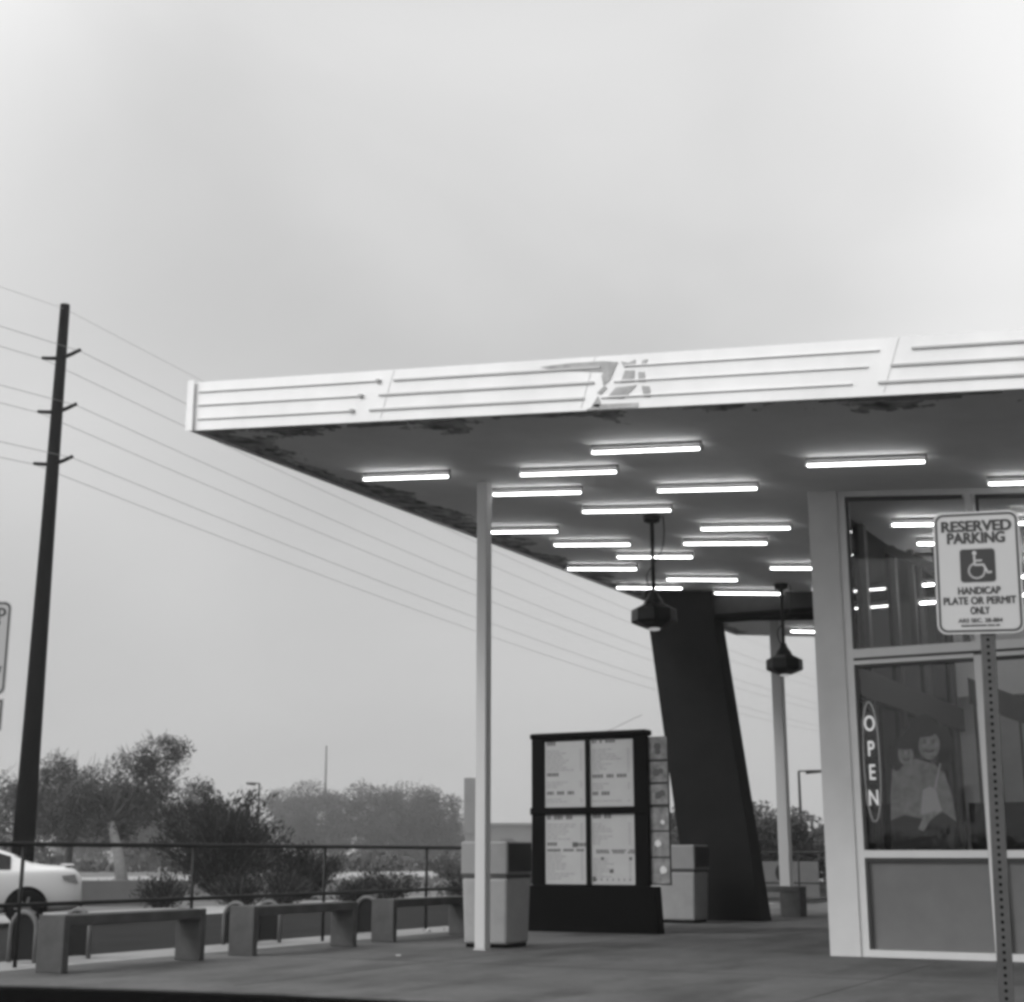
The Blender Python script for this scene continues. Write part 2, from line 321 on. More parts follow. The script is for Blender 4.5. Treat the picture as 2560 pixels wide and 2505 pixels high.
b = MB(); b.hexa([(S0-.03, T1+.001, zs(S0)+fz0), (S1, T1+.001, zs(S1)+fz0), (S1, T1+.04, zs(S1)+fz0), (S0-.03, T1+.04, zs(S0)+fz0), (S0-.03, T1+.001, zs(S0)+fz1), (S1, T1+.001, zs(S1)+fz1), (S1, T1+.04, zs(S1)+fz1), (S0-.03, T1+.04, zs(S0)+fz1)])
b.build("rear_fascia", M['fascia'], can)
b = MB(); b.hexa([fpt(S0-.05, fz0-.01, T0-.06), fpt(S0+.045, fz0-.01, T0-.06), fpt(S0+.045, fz0-.01, T0-.052), fpt(S0-.05, fz0-.01, T0-.052), fpt(S0-.05, fz1+.015, T0-.06), fpt(S0+.045, fz1+.015, T0-.06), fpt(S0+.045, fz1+.015, T0-.052), fpt(S0-.05, fz1+.015, T0-.052)])
b.build("corner_trim", M['fascia'], can)
runs = [((-10.71, -8.22), (-10.71, -8.44), (-10.71, -8.55)), ((-8.06, -5.66), (-8.24, -5.73), (-8.36, -5.84)), ((-5.40, -2.95), (-5.52, -3.06), (-5.66, -3.21)), ((-2.67, 1.0), (-2.86, 0.85), (-2.98, 0.7))]
for k, run in enumerate(runs):
    for (a0, a1), h in zip(run, (0.425, 0.265, 0.10)):
        b = MB(); w = (.006, .011, .007, .012)[k]
        b.hexa([fpt(a0, h-w, T0-.036), fpt(a1, h-w, T0-.036), fpt(a1, h-w, T0-.0205), fpt(a0, h-w, T0-.0205), fpt(a0, h+w, T0-.032), fpt(a1, h+w, T0-.032), fpt(a1, h+w, T0-.0205), fpt(a0, h+w, T0-.0205)])
        if k == 0: b.hexa([fpt(a1-.05, h-.016, T0-.05), fpt(a1, h-.016, T0-.05), fpt(a1, h-.016, T0-.0206), fpt(a1-.05, h-.016, T0-.0206), fpt(a1-.05, h+.016, T0-.05), fpt(a1, h+.016, T0-.05), fpt(a1, h+.016, T0-.0206), fpt(a1-.05, h+.016, T0-.0206)])
        b.build("neon_tubing", M['fascia_tube_pale' if k == 2 else 'fascia_tube'], can)
for sx in (-8.12, -5.78, -2.84, -0.4):
    b = MB(); b.hexa([fpt(sx-.10, 0, T0-.0235), fpt(sx-.092, 0, T0-.0235), fpt(sx-.092, 0, T0-.0202), fpt(sx-.10, 0, T0-.0202), fpt(sx+.06, .54, T0-.0235), fpt(sx+.068, .54, T0-.0235), fpt(sx+.068, .54, T0-.0202), fpt(sx+.06, .54, T0-.0202)]); b.build('panel_joint', M['fascia_tube_pale'], can)
P = dict(A=[(-6.32,.47),(-5.97,.49),(-5.63,.49),(-5.47,.47),(-5.5,.418),(-5.56,.282),(-5.63,.225),(-5.65,.333),(-5.62,.375),(-5.93,.40),(-6.14,.42)],
 B=[(-5.40,.375),(-5.30,.37),(-5.31,.245),(-5.45,.245)], C=[(-5.50,.20),(-5.28,.21),(-5.42,.075),(-5.60,.085)],
 D=[(-5.72,.03),(-5.27,.025),(-5.27,-.028),(-5.82,-.028)], E=[(-5.26,.35),(-5.20,.345),(-5.19,.24),(-5.26,.245)], F=[(-5.23,.20),(-5.15,.19),(-5.14,.075),(-5.21,.08)],
 G=[(-5.44,.475),(-5.36,.455),(-5.29,.485),(-5.29,.415),(-5.41,.41)], H=[(-5.21,.475),(-5.16,.48),(-5.20,.415),(-5.24,.42)], I=[(-5.62,.225),(-5.59,.20),(-5.66,.13),(-5.70,.15)], J=[(-5.69,.115),(-5.66,.04),(-5.68,-.005),(-5.76,.01)])
for k, pl in P.items():
    b = MB(); b.prism([fpt(s, h, T0-.0265) for s, h in pl], (0, 0.005, 0)); b.build("peeled_patch", M['patch'], can)
# loose flakes and torn lining hanging along the front and left rim of the soffit
rnd = random.Random(3)
for i in range(26):
    s = rnd.uniform(-10.4, 0.5); ln = rnd.uniform(.12, .7); t = T0 + rnd.uniform(.04, .16); d = rnd.uniform(.015, .05)
    b = MB(); b.hexa([fpt(s, -d, t), fpt(s+ln, -d*rnd.uniform(.2, 1.2), t), fpt(s+ln, -.002, t+.012), fpt(s, -.002, t+.012), fpt(s, -.001, t-.001), fpt(s+ln, -.001, t-.001), fpt(s+ln, 0.0, t+.014), fpt(s, 0.0, t+.014)]); b.build("torn_lining", M['patch'], can)
for i in range(16):
    t = rnd.uniform(12.6, 20); ln = rnd.uniform(.2, .9); s = S0 + rnd.uniform(.05, .3)
    b = MB(); b.hexa([(s, t, zs(s)-.03), (s+.01, t, zs(s)-.03), (s+.01, t+ln, zs(s)-.02), (s, t+ln, zs(s)-.02), (s, t, zs(s)), (s+.01, t, zs(s)), (s+.01, t+ln, zs(s)), (s, t+ln, zs(s))]); b.build("torn_lining", M['patch'], can)
# beam over the leaning pillar
b = MB(); b.hexa([(-10.3, 24.05, 5.22), (S1, 24.05, 5.04), (S1, 24.5, 5.04), (-10.3, 24.5, 5.22), (-10.3, 24.05, zs(-10.3)-.002), (S1, 24.05, zs(S1)-.002), (S1, 24.5, zs(S1)-.002), (-10.3, 24.5, zs(-10.3)-.002)])
bm_ = b.build("beam", M['beam'], can)
b = MB(); b.hexa([(-9.4, 24.0, 5.12), (S1, 24.0, 5.0), (S1, 24.55, 5.0), (-9.4, 24.55, 5.12), (-9.4, 24.0, 5.20), (S1, 24.0, 5.038), (S1, 24.55, 5.038), (-9.4, 24.55, 5.20)])
b.build("beam_flange", M['black'], can)

pil = thing("leaning_pillar", "massive dark blade pillar leaning under the far end of the canopy", "pillar", (-8.93, 24.0, 0))
b = MB(); b.prism([(-0.66, -0.02, 0), (0.62, -0.02, 0), (-0.06, -0.02, 5.15), (-0.06, -0.02, 5.60), (-1.36, -0.02, 5.70), (-1.32, -0.02, 5.3)], (0, 0.5, 0))
b.build("shaft", M['pillar'], pil, bevel=0.01)

def post(label, x, y, w=0.185):
    t = thing("canopy_post", label, "post", (x, y, 0), 0, "white posts holding up the canopy")
    b = MB(); b.box(-w/2, w/2, -w/2, w/2, 0.012, zs(x)-0.002); b.build("shaft", M['white'], t, bevel=0.012)
    b = MB(); b.box(-w/2-.008, w/2+.008, -w/2-.008, w/2+.008, 0.0, 0.012); b.build("base_plate", M['white'], t)
post("white square post in front of the trash bin, nearest the camera", -8.72, 15.34, 0.14)
post("farther white post right of the leaning dark pillar", -8.80, 26.85, 0.2)

# ------------------------------------------------------------------ fluorescent battens under the soffit
def make_batten():
    t = bpy.data.objects.new("tube_light", None); COL.objects.link(t)
    b = MB(); b.box(-.01, 1.26, -.022, .022, .055, .085); b.build("housing", M['housing'], t)
    b = MB(); b.tube([(0.015, 0, 0), (1.235, 0, 0)], 0.0125, 10); b.build("tube", M['tube'], t, smooth=True)
    b = MB(); b.box(-.02, .0, -.02, .02, -.018, .049); b.box(1.25, 1.27, -.02, .02, -.018, .049); b.build("end_cap", M['white'], t)
    return t
TL = [(-6.48, 13.75, "lit tube closest to the torn patch of the white fascia"), (-7.84, 14.65, "lit tube just above and left of the one in line with the near white post"),
 (-10.04, 14.6, "leftmost lit tube near the canopy's pointed corner"), (-4.38, 14.65, "large lit tube in front of the white pilaster's top"),
 (-2.73, 15.75, "lit tube cut by the right edge above the window"), (-8.77, 15.65, "lit tube starting at the top of the near white post"),
 (-6.53, 15.68, "lit tube between the near post and the pilaster, second row back"), (-8.06, 16.8, "lit tube directly in front of the first lamp's ceiling mount"),
 (-6.90, 18.05, "lit tube left of the pilaster, third row back"), (-10.33, 18.1, "lit tube passing behind the top of the near white post"),
 (-9.67, 19.15, "lit tube right of the near post and left of the first pendant rod"), (-7.58, 19.12, "lit tube right of the first pendant rod, fourth row back"),
 (-9.11, 20.2, "lit tube crossing behind the middle of the first pendant rod"), (-6.99, 21.2, "lit tube running behind the pilaster's upper left edge"),
 (-10.51, 21.3, "lit tube left of the first pendant rod near the canopy's left rim"), (-9.18, 22.35, "lit tube right of the first pendant lamp's cable"),
 (-10.53, 23.3, "lit tube just in front of the leaning pillar's top"), (-8.88, 23.80, "lit tube glowing on the beam face beside the second lamp mount"),
 (-6.98, 23.3, "lit tube almost hidden behind the pilaster by the beam"), (-9.17, 28.95, "lit tube beyond the beam in the far bay of the canopy")]
bat = make_batten(); ang = math.atan(-SB)
for i, (s, t, lb) in enumerate(TL):
    o = bat if i == 0 else copy_tree(bat)
    o.location = (s, t, zs(s) - 0.085); o.rotation_euler = (0, ang, 0); tag(o, lb, "tube light", "fluorescent tubes under the canopy")

# ------------------------------------------------------------------ pendant lamps
def pendant(label, s, t, cz):
    top = zs(s)
    k = thing("pendant_lamp", label, "pendant lamp", (s, t, top), 0, "black pendant lamps under the canopy")
    drop = top - cz
    b = MB(); b.lathe([(.07, -.10), (.11, -.085), (.115, -.05), (.12, -.012)], (0, 0, 0), 20); b.build("ceiling_mount", M['blackmetal'], k, smooth=True)
    b = MB(); b.tube([(0, 0, -.08), (0, 0, -drop+.30)], 0.026, 10, 0.028); b.build("rod", M['blackmetal'], k, smooth=True)
    b = MB(); b.lathe([(.045, .42), (.06, .36), (.12, .27), (.14, .22), (.30, .14), (.305, -.02), (.26, -.045), (.12, -.10)][::-1], (0, 0, -drop), 8, R(22.5))
    b.build("shade", M['blackmetal'], k, bevel=0.01)
    b = MB(); b.lathe([(.04, -.130), (.07, -.124), (.075, -.101)], (0, 0, -drop), 16); b.build("lens", M['lens'], k, smooth=True)
    pts = [Vector((.14, .05, -.02)), Vector((.15, .05, -.25)), Vector((.11, .05, -.5)), Vector((.0, .035, -.68)), Vector((-.10, .03, -.83)), Vector((-.08, .03, -1.0)), Vector((0, .02, -1.12))]
    f = (drop - .35) / 1.12
    cr = []
    for i in range(len(pts)-1):
        for j in range(4):
            u = j/4; p0, p1, p2, p3 = pts[max(i-1, 0)], pts[i], pts[i+1], pts[min(i+2, len(pts)-1)]
            q = 0.5*((2*p1) + (-p0+p2)*u + (2*p0-5*p1+4*p2-p3)*u*u + (-p0+3*p1-3*p2+p3)*u**3); cr.append(Vector((q.x, q.y, q.z*f)))
    b = MB(); b.tube(cr, 0.009, 6); b.build("cable", M['blackmetal'], k, smooth=True)
pendant("larger black pendant lamp hanging in front of the leaning pillar", -7.38, 17.5, 4.055)
pendant("smaller black pendant lamp hanging before the farther white post", -7.48, 23.2, 4.06)

# ------------------------------------------------------------------ glass storefront
WT = 16.3
bl = thing("glass_storefront", "white framed glass storefront at right with poster and neon in its window", "building", (-4.87, WT, 0))
def bx(name, m, x0, x1, y0, y1, z0, z1, par=bl, bev=0.0):
    b = MB(); b.box(x0+4.87 if par is bl else x0, x1+4.87 if par is bl else x1, y0-WT if par is bl else y0, y1-WT if par is bl else y1, z0, z1); return b.build(name, m, par, bevel=bev)
def slope_box(name, m, x0, x1, y0, y1, z0, zoff, par=bl):
    b = MB(); f = lambda x, y, z: (x+4.87, y-WT, z)
    b.hexa([f(x0,y0,z0 if z0 < 4 else zs(x0)+z0-10), f(x1,y0,z0 if z0 < 4 else zs(x1)+z0-10), f(x1,y1,z0 if z0 < 4 else zs(x1)+z0-10), f(x0,y1,z0 if z0 < 4 else zs(x0)+z0-10),
            f(x0,y0,zs(x0)+zoff), f(x1,y0,zs(x1)+zoff), f(x1,y1,zs(x1)+zoff), f(x0,y1,zs(x0)+zoff)]); return b.build(name, m, par)
slope_box("pilaster", M['stucco'], -4.87, -4.53, WT-.04, WT+.30, 0.0, -.004)
XR = 5.9; bays = [(-4.44, -3.12), (-2.98, -1.66), (-1.52, -.2), (-.06, 1.26), (1.40, 2.72)]
# header under the soffit (follows the slope), left jamb, transom, sill, base rail
slope_box("header", M['frame'], -4.53, XR, WT-.01, WT+.10, 9.93, -.004)
slope_box("jamb", M['frame'], -4.53, -4.44, WT-.02, WT+.10, 0.0, -.072)
for (a, c), (d, e) in zip(bays[:-1], bays[1:]):
    bx("mullion", M['frame'], c, d, WT-.015, WT+.10, 0.0, 3.19)
    slope_box("mullion", M['frame'], c+.03, d-.045, WT-.012, WT+.10, 3.335, -.072)
for (a, c) in bays:
    w = bl
    bx("transom", M['frame'], a-.0, c, WT-.022, WT+.10, 3.16, 3.205)
    bx("transom", M['gasket'], a-.07 if a < -4 else a-.1, c+.04, WT-.004, WT+.09, 3.205, 3.235)
    bx("transom", M['frame'], a-.07 if a < -4 else a-.1, c+.04, WT-.026, WT+.10, 3.235, 3.335)
    bx("sill", M['frame'], a, c, WT-.022, WT+.10, 1.04, 1.12)
    bx("base_rail", M['frame'], a, c, WT-.020, WT+.10, 0.0, 0.075)
    bx("bulkhead_panel", M['panel'], a+.004, c-.004, WT+.035, WT+.08, .08, 1.036)
    # dark rebates round the openings
    for z0, z1 in ((.08, 1.036), (1.124, 3.156)):
        bx("rebate", M['gasket'], a+.002, a+.034, WT-.006, WT+.032, z0, z1); bx("rebate", M['gasket'], a+.036, c-.002, WT-.006, WT+.032, z1-.035, z1-.002)
    slope_box("rebate", M['gasket'], a+.002, a+.036, WT-.006, WT+.032, 3.34, -.075)
    slope_box("rebate", M['gasket'], a+.038, c+.0, WT-.006, WT+.032, 9.88, -.075)
    b = MB(); b.box(a+4.87+.036, c+4.87, .045, .051, 1.121, 3.159); b.build("window_pane", M['glass'], bl)
    b = MB(); f = lambda x, y, z: (x+4.87, y, z)
    b.hexa([f(a+.037, .045, 3.336), f(c+.03, .045, 3.336), f(c+.03, .051, 3.336), f(a+.037, .051, 3.336), f(a+.037, .045, zs(a)-.09), f(c+.03, .045, zs(c)-.09), f(c+.03, .051, zs(c)-.09), f(a+.037, .051, zs(a)-.09)])
    b.build("window_pane", M['glass'], bl)
# glazed left side wall (seen from inside), rear wall, ceiling
for t in (18.2, 19.75, 21.4, 23.1): slope_box("side_post", M['intpost'], -4.86, -4.74, t, t+.13, 0.0, -.005)
b = MB(); b.box(.02, .12, .31, 7.6, 0.0, 1.05); b.build("side_bulkhead", M['intdark'], bl)
b = MB(); b.box(.02, .14, .31, 7.6, 2.95, 3.3); b.build("side_transom", M['intpost'], bl)
b = MB(); b.box(.06, .066, .31, 7.6, 1.051, 2.949); b.box(.06, .066, .31, 7.6, 3.301, zs(-4.8)-.01); b.build("side_pane", M['glass'], bl)
slope_box("rear_wall", M['interior'], -4.86, XR, 23.6, 23.7, 0.0, -.005)
b = MB(); b.box(.14, 10.6, 6.9, 7.0, 3.45, 5.02); b.build('upper_wall', M['intlight'], bl); b = MB(); b.box(.14, 10.6, 7.16, 7.24, 0, 1.85); b.build('lower_dark_panel', M['intdark'], bl)  # low dark panel added so the lower window shows a dark band
for px in (-4.27, -3.95, -3.64, -3.33, -2.6, -1.8): bx('partition_post', M['intpost'], px-.035, px+.035, 18.6, 18.7, 3.5, 4.9)
b = MB(); b.prism([(.3, 2.3, 5.0), (3.1, 2.3, 3.6), (3.1, 2.3, 3.5), (.3, 2.3, 4.88)], (0, -.05, 0)); b.build('partition_brace', M['intpost'], bl)
b = MB()
for i in range(30): b.box(.3+i*.33, .3+i*.33+.03, 7.27, 7.299, 1.1, 3.9)
b.build("wall_slats", M['intpost'], bl)
slope_box("right_wall", M['interior'], XR, XR+.1, WT, 23.7, 0.0, -.005)
b = MB(); b.box(.6, 6, 5.2, 5.9, 0, 1.05); b.build("counter", M['intdark'], bl, bevel=.02)
b = MB(); b.prism([(.9, 3.9, 3.05), (3.9, 3.9, 1.75), (3.9, 3.9, 2.05), (.9, 3.9, 3.4)], (0, .12, 0)); b.build("stair_band", M['intpost'], bl)
for s, t, z, lb in ((-4.55, 20.5, 4.76, "indoor tube at the window's far left, upper of two slanting rows"), (-3.75, 20.5, 4.76, "indoor tube right of the first partition post, upper row"),
                    (-4.6, 20.45, 4.50, "indoor tube at the window's far left, lower of two slanting rows"), (-3.3, 20.45, 4.50, "indoor tube half hidden behind the parking sign, lower row"),
                    (-4.3, 17.9, zs(-4.3)-.09, "long indoor tube nearest the glass at the top of the upper window"), (-3.0, 17.9, zs(-3.0)-.09, "indoor tube right of the upper window's mullion"),
                    (-4.3, 19.2, zs(-4.3)-.09, "indoor tube on the shop ceiling, second row back")):
    o = copy_tree(bat); o.location = (s, t, z); o.rotation_euler = (0, ang if z > 4.8 else 0, 0); tag(o, lb, "tube light", "fluorescent tubes inside the shop")
    for ch in o.children:
        if ch.name.startswith("tube"): ch.data = ch.data.copy(); ch.data.materials[0] = M['tubein']

# poster: two smiling women cut out, leaning together
po = thing("window_poster", "cut-out poster of two smiling people leaning together, behind the lower window", "poster", (-3.80, WT+.075, 1.14))
def ell(cx, cz, rx, rz, y, n=28, wob=0.0, rot=0.0):
    p = []
    for i in range(n):
        a = 2*math.pi*i/n; r = 1 + wob*math.sin(a*5+cx*9) + wob*.6*math.sin(a*9)
        x, z = rx*math.cos(a)*r, rz*math.sin(a)*r
        p.append((cx + x*math.cos(rot)-z*math.sin(rot), y, cz + x*math.sin(rot)+z*math.cos(rot)))
    return p
def flat(name, m, poly, par=po, th=.0008):
    b = MB(); b.prism(poly, (0, th, 0)); return b.build(name, m, par)
P2 = lambda pts, y: [(x, y, z) for x, z in pts]
flat("figure_body", M['posterc'], P2([(-.36,.0),(-.34,.55),(-.30,.85),(-.20,.98),(-.08,.98),(.02,.94),(.16,.90),(.27,.78),(.33,.55),(.36,.25),(.36,.0)], 0))
flat("figure_trousers", M['posterd'], P2([(-.36,-.005),(-.35,.30),(-.20,.36),(.05,.30),(.22,.38),(.36,.28),(.37,-.005)], -.0012))
flat("figure_shirt", M['postere'], P2([(-.02,.36),(.02,.62),(.10,.66),(.16,.62),(.21,.40),(.14,.36)], -.0024))
flat("strap", M['postere'], P2([(.14,.64),(.22,.90),(.235,.90),(.165,.64)], -.0036))
flat("figure_arm", M['posterb'], P2([(-.06,.20),(.02,.36),(.14,.40),(.17,.36),(.08,.30),(.00,.18)], -.0036))
for hx, hz, hr, hq in ((.10, 1.20, .20, .22), (.26, 1.12, .12, .20), (-.04, 1.16, .12, .17), (.27, .95, .08, .12), (.08, 1.34, .13, .10)): flat("hair", M['postera'], ell(hx, hz, hr, hq, -.0012 - .0001*hx, wob=.07))
for hx, hz, hr, hq in ((-.17, 1.05, .14, .15), (-.24, .97, .08, .13), (-.08, 1.08, .07, .10)): flat("hair", M['postera'], ell(hx, hz, hr, hq, -.0024 + .0001*hx, wob=.07))
flat("fringe", M['postera'], ell(.10, 1.235, .115, .045, -.0052, rot=.15, wob=.08)); flat("fringe", M['postera'], ell(-.15, 1.095, .085, .035, -.0052, rot=-.1, wob=.08))
flat("face", M['posterb'], ell(.12, 1.10, .115, .155, -.0036, rot=-.12)); flat("face", M['posterb'], ell(-.14, 1.0, .085, .12, -.0036, rot=.15))
for cx, cz, k in ((.12, 1.10, 1.0), (-.14, 1.0, .75)):
    for e in (-1, 1):
        flat("eye", M['postera'], ell(cx+e*.042*k, cz+.03*k, .017*k, .008*k, -.0048, 10)); flat("brow", M['posterd'], ell(cx+e*.044*k, cz+.055*k, .024*k, .005*k, -.0048, 10, rot=-e*.15))
    flat("mouth", M['posterd'], [(cx+.055*k*math.cos(R(a)), -.0054, cz-.045*k+.035*k*math.sin(R(a))) for a in range(180, 361, 20)])
    flat("teeth", M['posterc'], ell(cx, cz-.056*k, .036*k, .008*k, -.0064, 12)); flat("nose", M['posterc'], ell(cx+.003, cz-.008*k, .009*k, .013*k, -.0048, 8))
# OPEN neon
ne = thing("neon_sign", "tall oval neon sign spelling OPEN downwards at the left of the window", "neon sign", (-4.335, WT+.12, 1.30))
b = MB(); pts = []
for i in range(49):
    a = 2*math.pi*i/48; x = .088*math.cos(a); z = .76+.66*math.copysign(abs(math.sin(a))**.75, math.sin(a)) ; pts.append((x, 0, z+ .03))
b.tube(pts, .007, 6, cap=False); b.build("neon_ring", M['neondim'], ne, smooth=True)
for ch, z in zip("OPEN", (1.20, .92, .66, .38)): text(ch, .24, M['neon'], ne, 0, z, -.01, .66, .005, "neon_letter")
b = MB(); b.box(-.075, .075, .02, .03, .32, 1.34); b.build("backing", M['intdark'], ne)

# ------------------------------------------------------------------ parking signs
def sign(label, loc, rz, tilt=0):
    t = thing("parking_sign", label, "parking sign", loc, rz, "reserved parking signs")
    w, h, r = .305, .457, .036
    def rr(w, h, r, y, n=6):
        p = []
        for cx, cz, a0 in ((w/2-r, h/2-r, 0), (-w/2+r, h/2-r, 90), (-w/2+r, -h/2+r, 180), (w/2-r, -h/2+r, 270)):
            for i in range(n+1): a = R(a0 + 90*i/n); p.append((cx+r*math.cos(a), y, cz+r*math.sin(a)))
        return p
    b = MB(); b.prism(rr(w, h, r, 0), (0, .0022, 0)); pl = b.build("plate", M['sign'], t)
    o1 = rr(w-.014, h-.014, r-.006, -.0010); o2 = rr(w-.030, h-.030, r-.013, -.0010)
    b = MB(); n = len(o1); A = [b.bm.verts.new(p) for p in o1]; B = [b.bm.verts.new(p) for p in o2]
    for i in range(n): b.bm.faces.new((A[i], A[(i+1) % n], B[(i+1) % n], B[i]))
    b.build("border", M['signink'], t)
    text("RESERVED", .056, M['signink'], t, 0, .172, -.0012, bold=.0030, width=.250); text("PARKING", .056, M['signink'], t, -.002, .127, -.0012, bold=.0030, width=.206)
    b = MB(); b.prism(rr(.124, .124, .012, -.0012), (0, .0008, 0)); sq = b.build("symbol_panel", M['signsq'], t); sq.location = (0, 0, .025)
    b = MB()
    b.prism(ell(-.010, .046, .0075, .0085, -.0022, 16), (0, .0007, 0))
    def stroke(pts, r):
        for (x0, z0), (x1, z1) in zip(pts[:-1], pts[1:]):
            d = Vector((x1-x0, z1-z0)); nn = Vector((-d.y, d.x)).normalized()*r; e = d.normalized()*r*.6
            b.prism([(x0-e.x+nn.x, -.0022, z0-e.y+nn.y), (x0-e.x-nn.x, -.0022, z0-e.y-nn.y), (x1+e.x-nn.x, -.0022, z1+e.y-nn.y), (x1+e.x+nn.x, -.0022, z1+e.y+nn.y)], (0, .0007, 0))
    stroke([(-.011, .034), (-.010, .002), (.020, .002), (.034, -.028), (.046, -.026)], .0036); stroke([(-.010, .018), (.014, .018)], .0030)
    arc = [(-.004+.028*math.cos(R(a)), -.020+.028*math.sin(R(a))) for a in range(110, 372, 12)]
    stroke(arc, .0032)
    b.build("wheelchair_symbol", M['sign'], sq)
    text("HANDICAP", .038, M['signink'], t, 0, -.070, -.0012, bold=.0019, width=.150); text("PLATE OR PERMIT", .038, M['signink'], t, 0, -.107, -.0012, bold=.0018, width=.256)
    text("ONLY", .038, M['signink'], t, 0, -.144, -.0012, bold=.0019, width=.068); text("ARS SEC. 28-884", .021, M['signink'], t, 0, -.180, -.0012, bold=.0008, width=.155)
    b = MB(); x = -.068
    rn = random.Random(1)
    while x < .068:
        wd = rn.uniform(.004, .008); b.quad((x, -.0012, -.2015), (x+wd, -.0012, -.2015), (x+wd, -.0012, -.1945), (x, -.0012, -.1945)); x += wd + rn.choice([.0015, .0015, .004])
    b.build("fine_print", M['signink'], t)
    for z in (.19, -.19): pass
    return t
s1 = sign("handicap parking sign on a perforated post before the window, fully in view", (-1.005, 5.45, 2.083), R(9))
s1.rotation_euler = (0, R(1.4), R(9))
# square perforated post, one face pierced with round holes
pb = MB(); hw = .0255; y0 = .006; z = .30; n = 0
ZB = -2.25
# front face as strips with octagonal holes
zz = .22
while zz > ZB:
    cz = zz - .0127; hr = .0062; cs = [(hr*math.cos(R(22.5+45*i)), hr*math.sin(R(22.5+45*i))) for i in range(8)]
    ins = [pb.bm.verts.new((x, y0, cz+q)) for x, q in cs]
    oc = [(hw, .0053), (.0105, .0127), (-.0105, .0127), (-hw, .0053), (-hw, -.0053), (-.0105, -.0127), (.0105, -.0127), (hw, -.0053)]
    ous = [pb.bm.verts.new((x, y0, cz+q)) for x, q in oc]
    for i in range(8): pb.bm.faces.new((ins[i], ins[(i+1) % 8], ous[(i+1) % 8], ous[i]))
    for sx in (-1, 1):
        for sz in (-1, 1): pb.bm.faces.new([pb.bm.verts.new(p) for p in ((sx*hw, y0, cz+sz*.0053), (sx*hw, y0, cz+sz*.0127), (sx*.0105, y0, cz+sz*.0127))])
    zz -= .0254
pb.quad((-hw, y0, .22), (-hw, y0+.051, .22), (-hw, y0+.051, zz), (-hw, y0, zz)); pb.quad((hw, y0, .22), (hw, y0+.051, .22), (hw, y0+.051, zz), (hw, y0, zz)); pb.quad((-hw, y0+.051, .22), (hw, y0+.051, .22), (hw, y0+.051, zz), (-hw, y0+.051, zz))
pb.quad((-hw, y0, .22), (hw, y0, .22), (hw, y0+.051, .22), (-hw, y0+.051, .22))
pst = pb.build("post", M['galv'], s1); pst.location = (.022, 0, 0)
b = MB(); b.box(.002, .047, y0+.004, y0+.046, ZB+.02, .2); ins_ = b.build("inner_sleeve", M['black'], s1); ins_.location = (-.003, .001, 0)
b = MB()
for z in (.10, -.10): b.lathe([(.006, 0), (.006, .003)], (.022, 0, 0), 10)
b.bm.free()
s2 = sign("second parking sign at the left edge, only its rim and letter D showing", (-5.62, 4.925, 2.045), R(28))
b = MB(); b.box(-.15, .15, 0, .002, -.40, -.245); b.build("lower_plate", M['sign'], s2); b = MB(); b.box(-.143, .143, -.001, -.0005, -.392, -.253); b.build("lower_plate_border", M['signink'], s2); b = MB(); b.box(-.135, .135, -.002, -.0015, -.384, -.261); b.build("lower_plate_face", M['sign'], s2)
b = MB(); b.box(-.025, .025, .004, .05, -2.2, .2); b.build("post", M['galv'], s2)

# ------------------------------------------------------------------ benches
def bench(label, x, y, L_=2.1, rz=0.0, w=.33, inset=0.0):
    t = thing("concrete_bench", label, "bench", (x, y, 0), rz, "concrete benches along the railing")
    b = MB(); b.box(-w/2, w/2, .0865, L_-inset*0-.0865, .42, .52); b.build("seat", M['concrete'], t, bevel=.012)
    for k, yy in enumerate((0, L_-.085)):
        b = MB(); b.box(-w/2-.004, w/2+.004, yy, yy+.085, 0.0, .523); b.build("leg", M['concrete'], t, bevel=.01)
    return t
bench("nearest concrete bench, at the left beside the first guard hoop", -10.58, 10.42, 2.02)
bench("middle concrete bench in the row along the railing", -10.53, 13.17, 2.0)
bench("concrete bench ending behind the near trash bin", -10.63, 16.12, 2.0)
def bench_b(label, x, y, L_, w):
    t = thing("concrete_bench", label, "bench", (x, y, 0), 0, "concrete benches along the railing")
    b = MB(); b.box(0, L_, 0, .4, .42, .52); b.build("seat", M['concrete'], t, bevel=.012)
    for xx in (.0, L_-w):
        b = MB(); b.box(xx+.002, xx+w-.002, .01, .39, 0.0, .418); b.build("leg", M['concrete'], t, bevel=.01)
    return t
bench_b("far concrete bench between the leaning pillar and the farther white post", -10.3, 26.1, 1.98, .38)
bench_b("far concrete bench partly hidden by the white pilaster", -8.02, 27.2, 1.9, .085)

# ------------------------------------------------------------------ railing
def railing(label, p0, p1, zt, zm, posts, z0=0.0):
    t = thing("railing", label, "railing", (p0[0], p0[1], 0))
    d = Vector((p1[0]-p0[0], p1[1]-p0[1], 0))
    b = MB(); b.tube([(0, 0, zt), (d.x, d.y, zt)], .024, 10); b.build("top_rail", M['rail'], t, smooth=True)
    b = MB(); b.tube([(0, 0, zm), (d.x, d.y, zm)], .022, 10); b.build("mid_rail", M['rail'], t, smooth=True)
    for u in posts:
        b = MB(); b.tube([(d.x*u, d.y*u, z0), (d.x*u, d.y*u, zt)], .021, 8); b.build("post", M['rail'], t, smooth=True)
        
    return t
LN = 15.6-.0
pr = [(q-3.8)/LN for q in (5.64, 8.19, 10.74, 13.29, 15.84, 18.33, 19.37)]
railing("long dark two-rail pipe railing behind the concrete benches", (-11.35, 3.8), (-11.35, 19.4), 1.175, .59, pr)
railing("dark pipe railing beyond the farther white post", (-12.3, 33.2), (-4.5, 33.2), 1.13, .45, [0.02, .22, .42, .62, .82, .99])

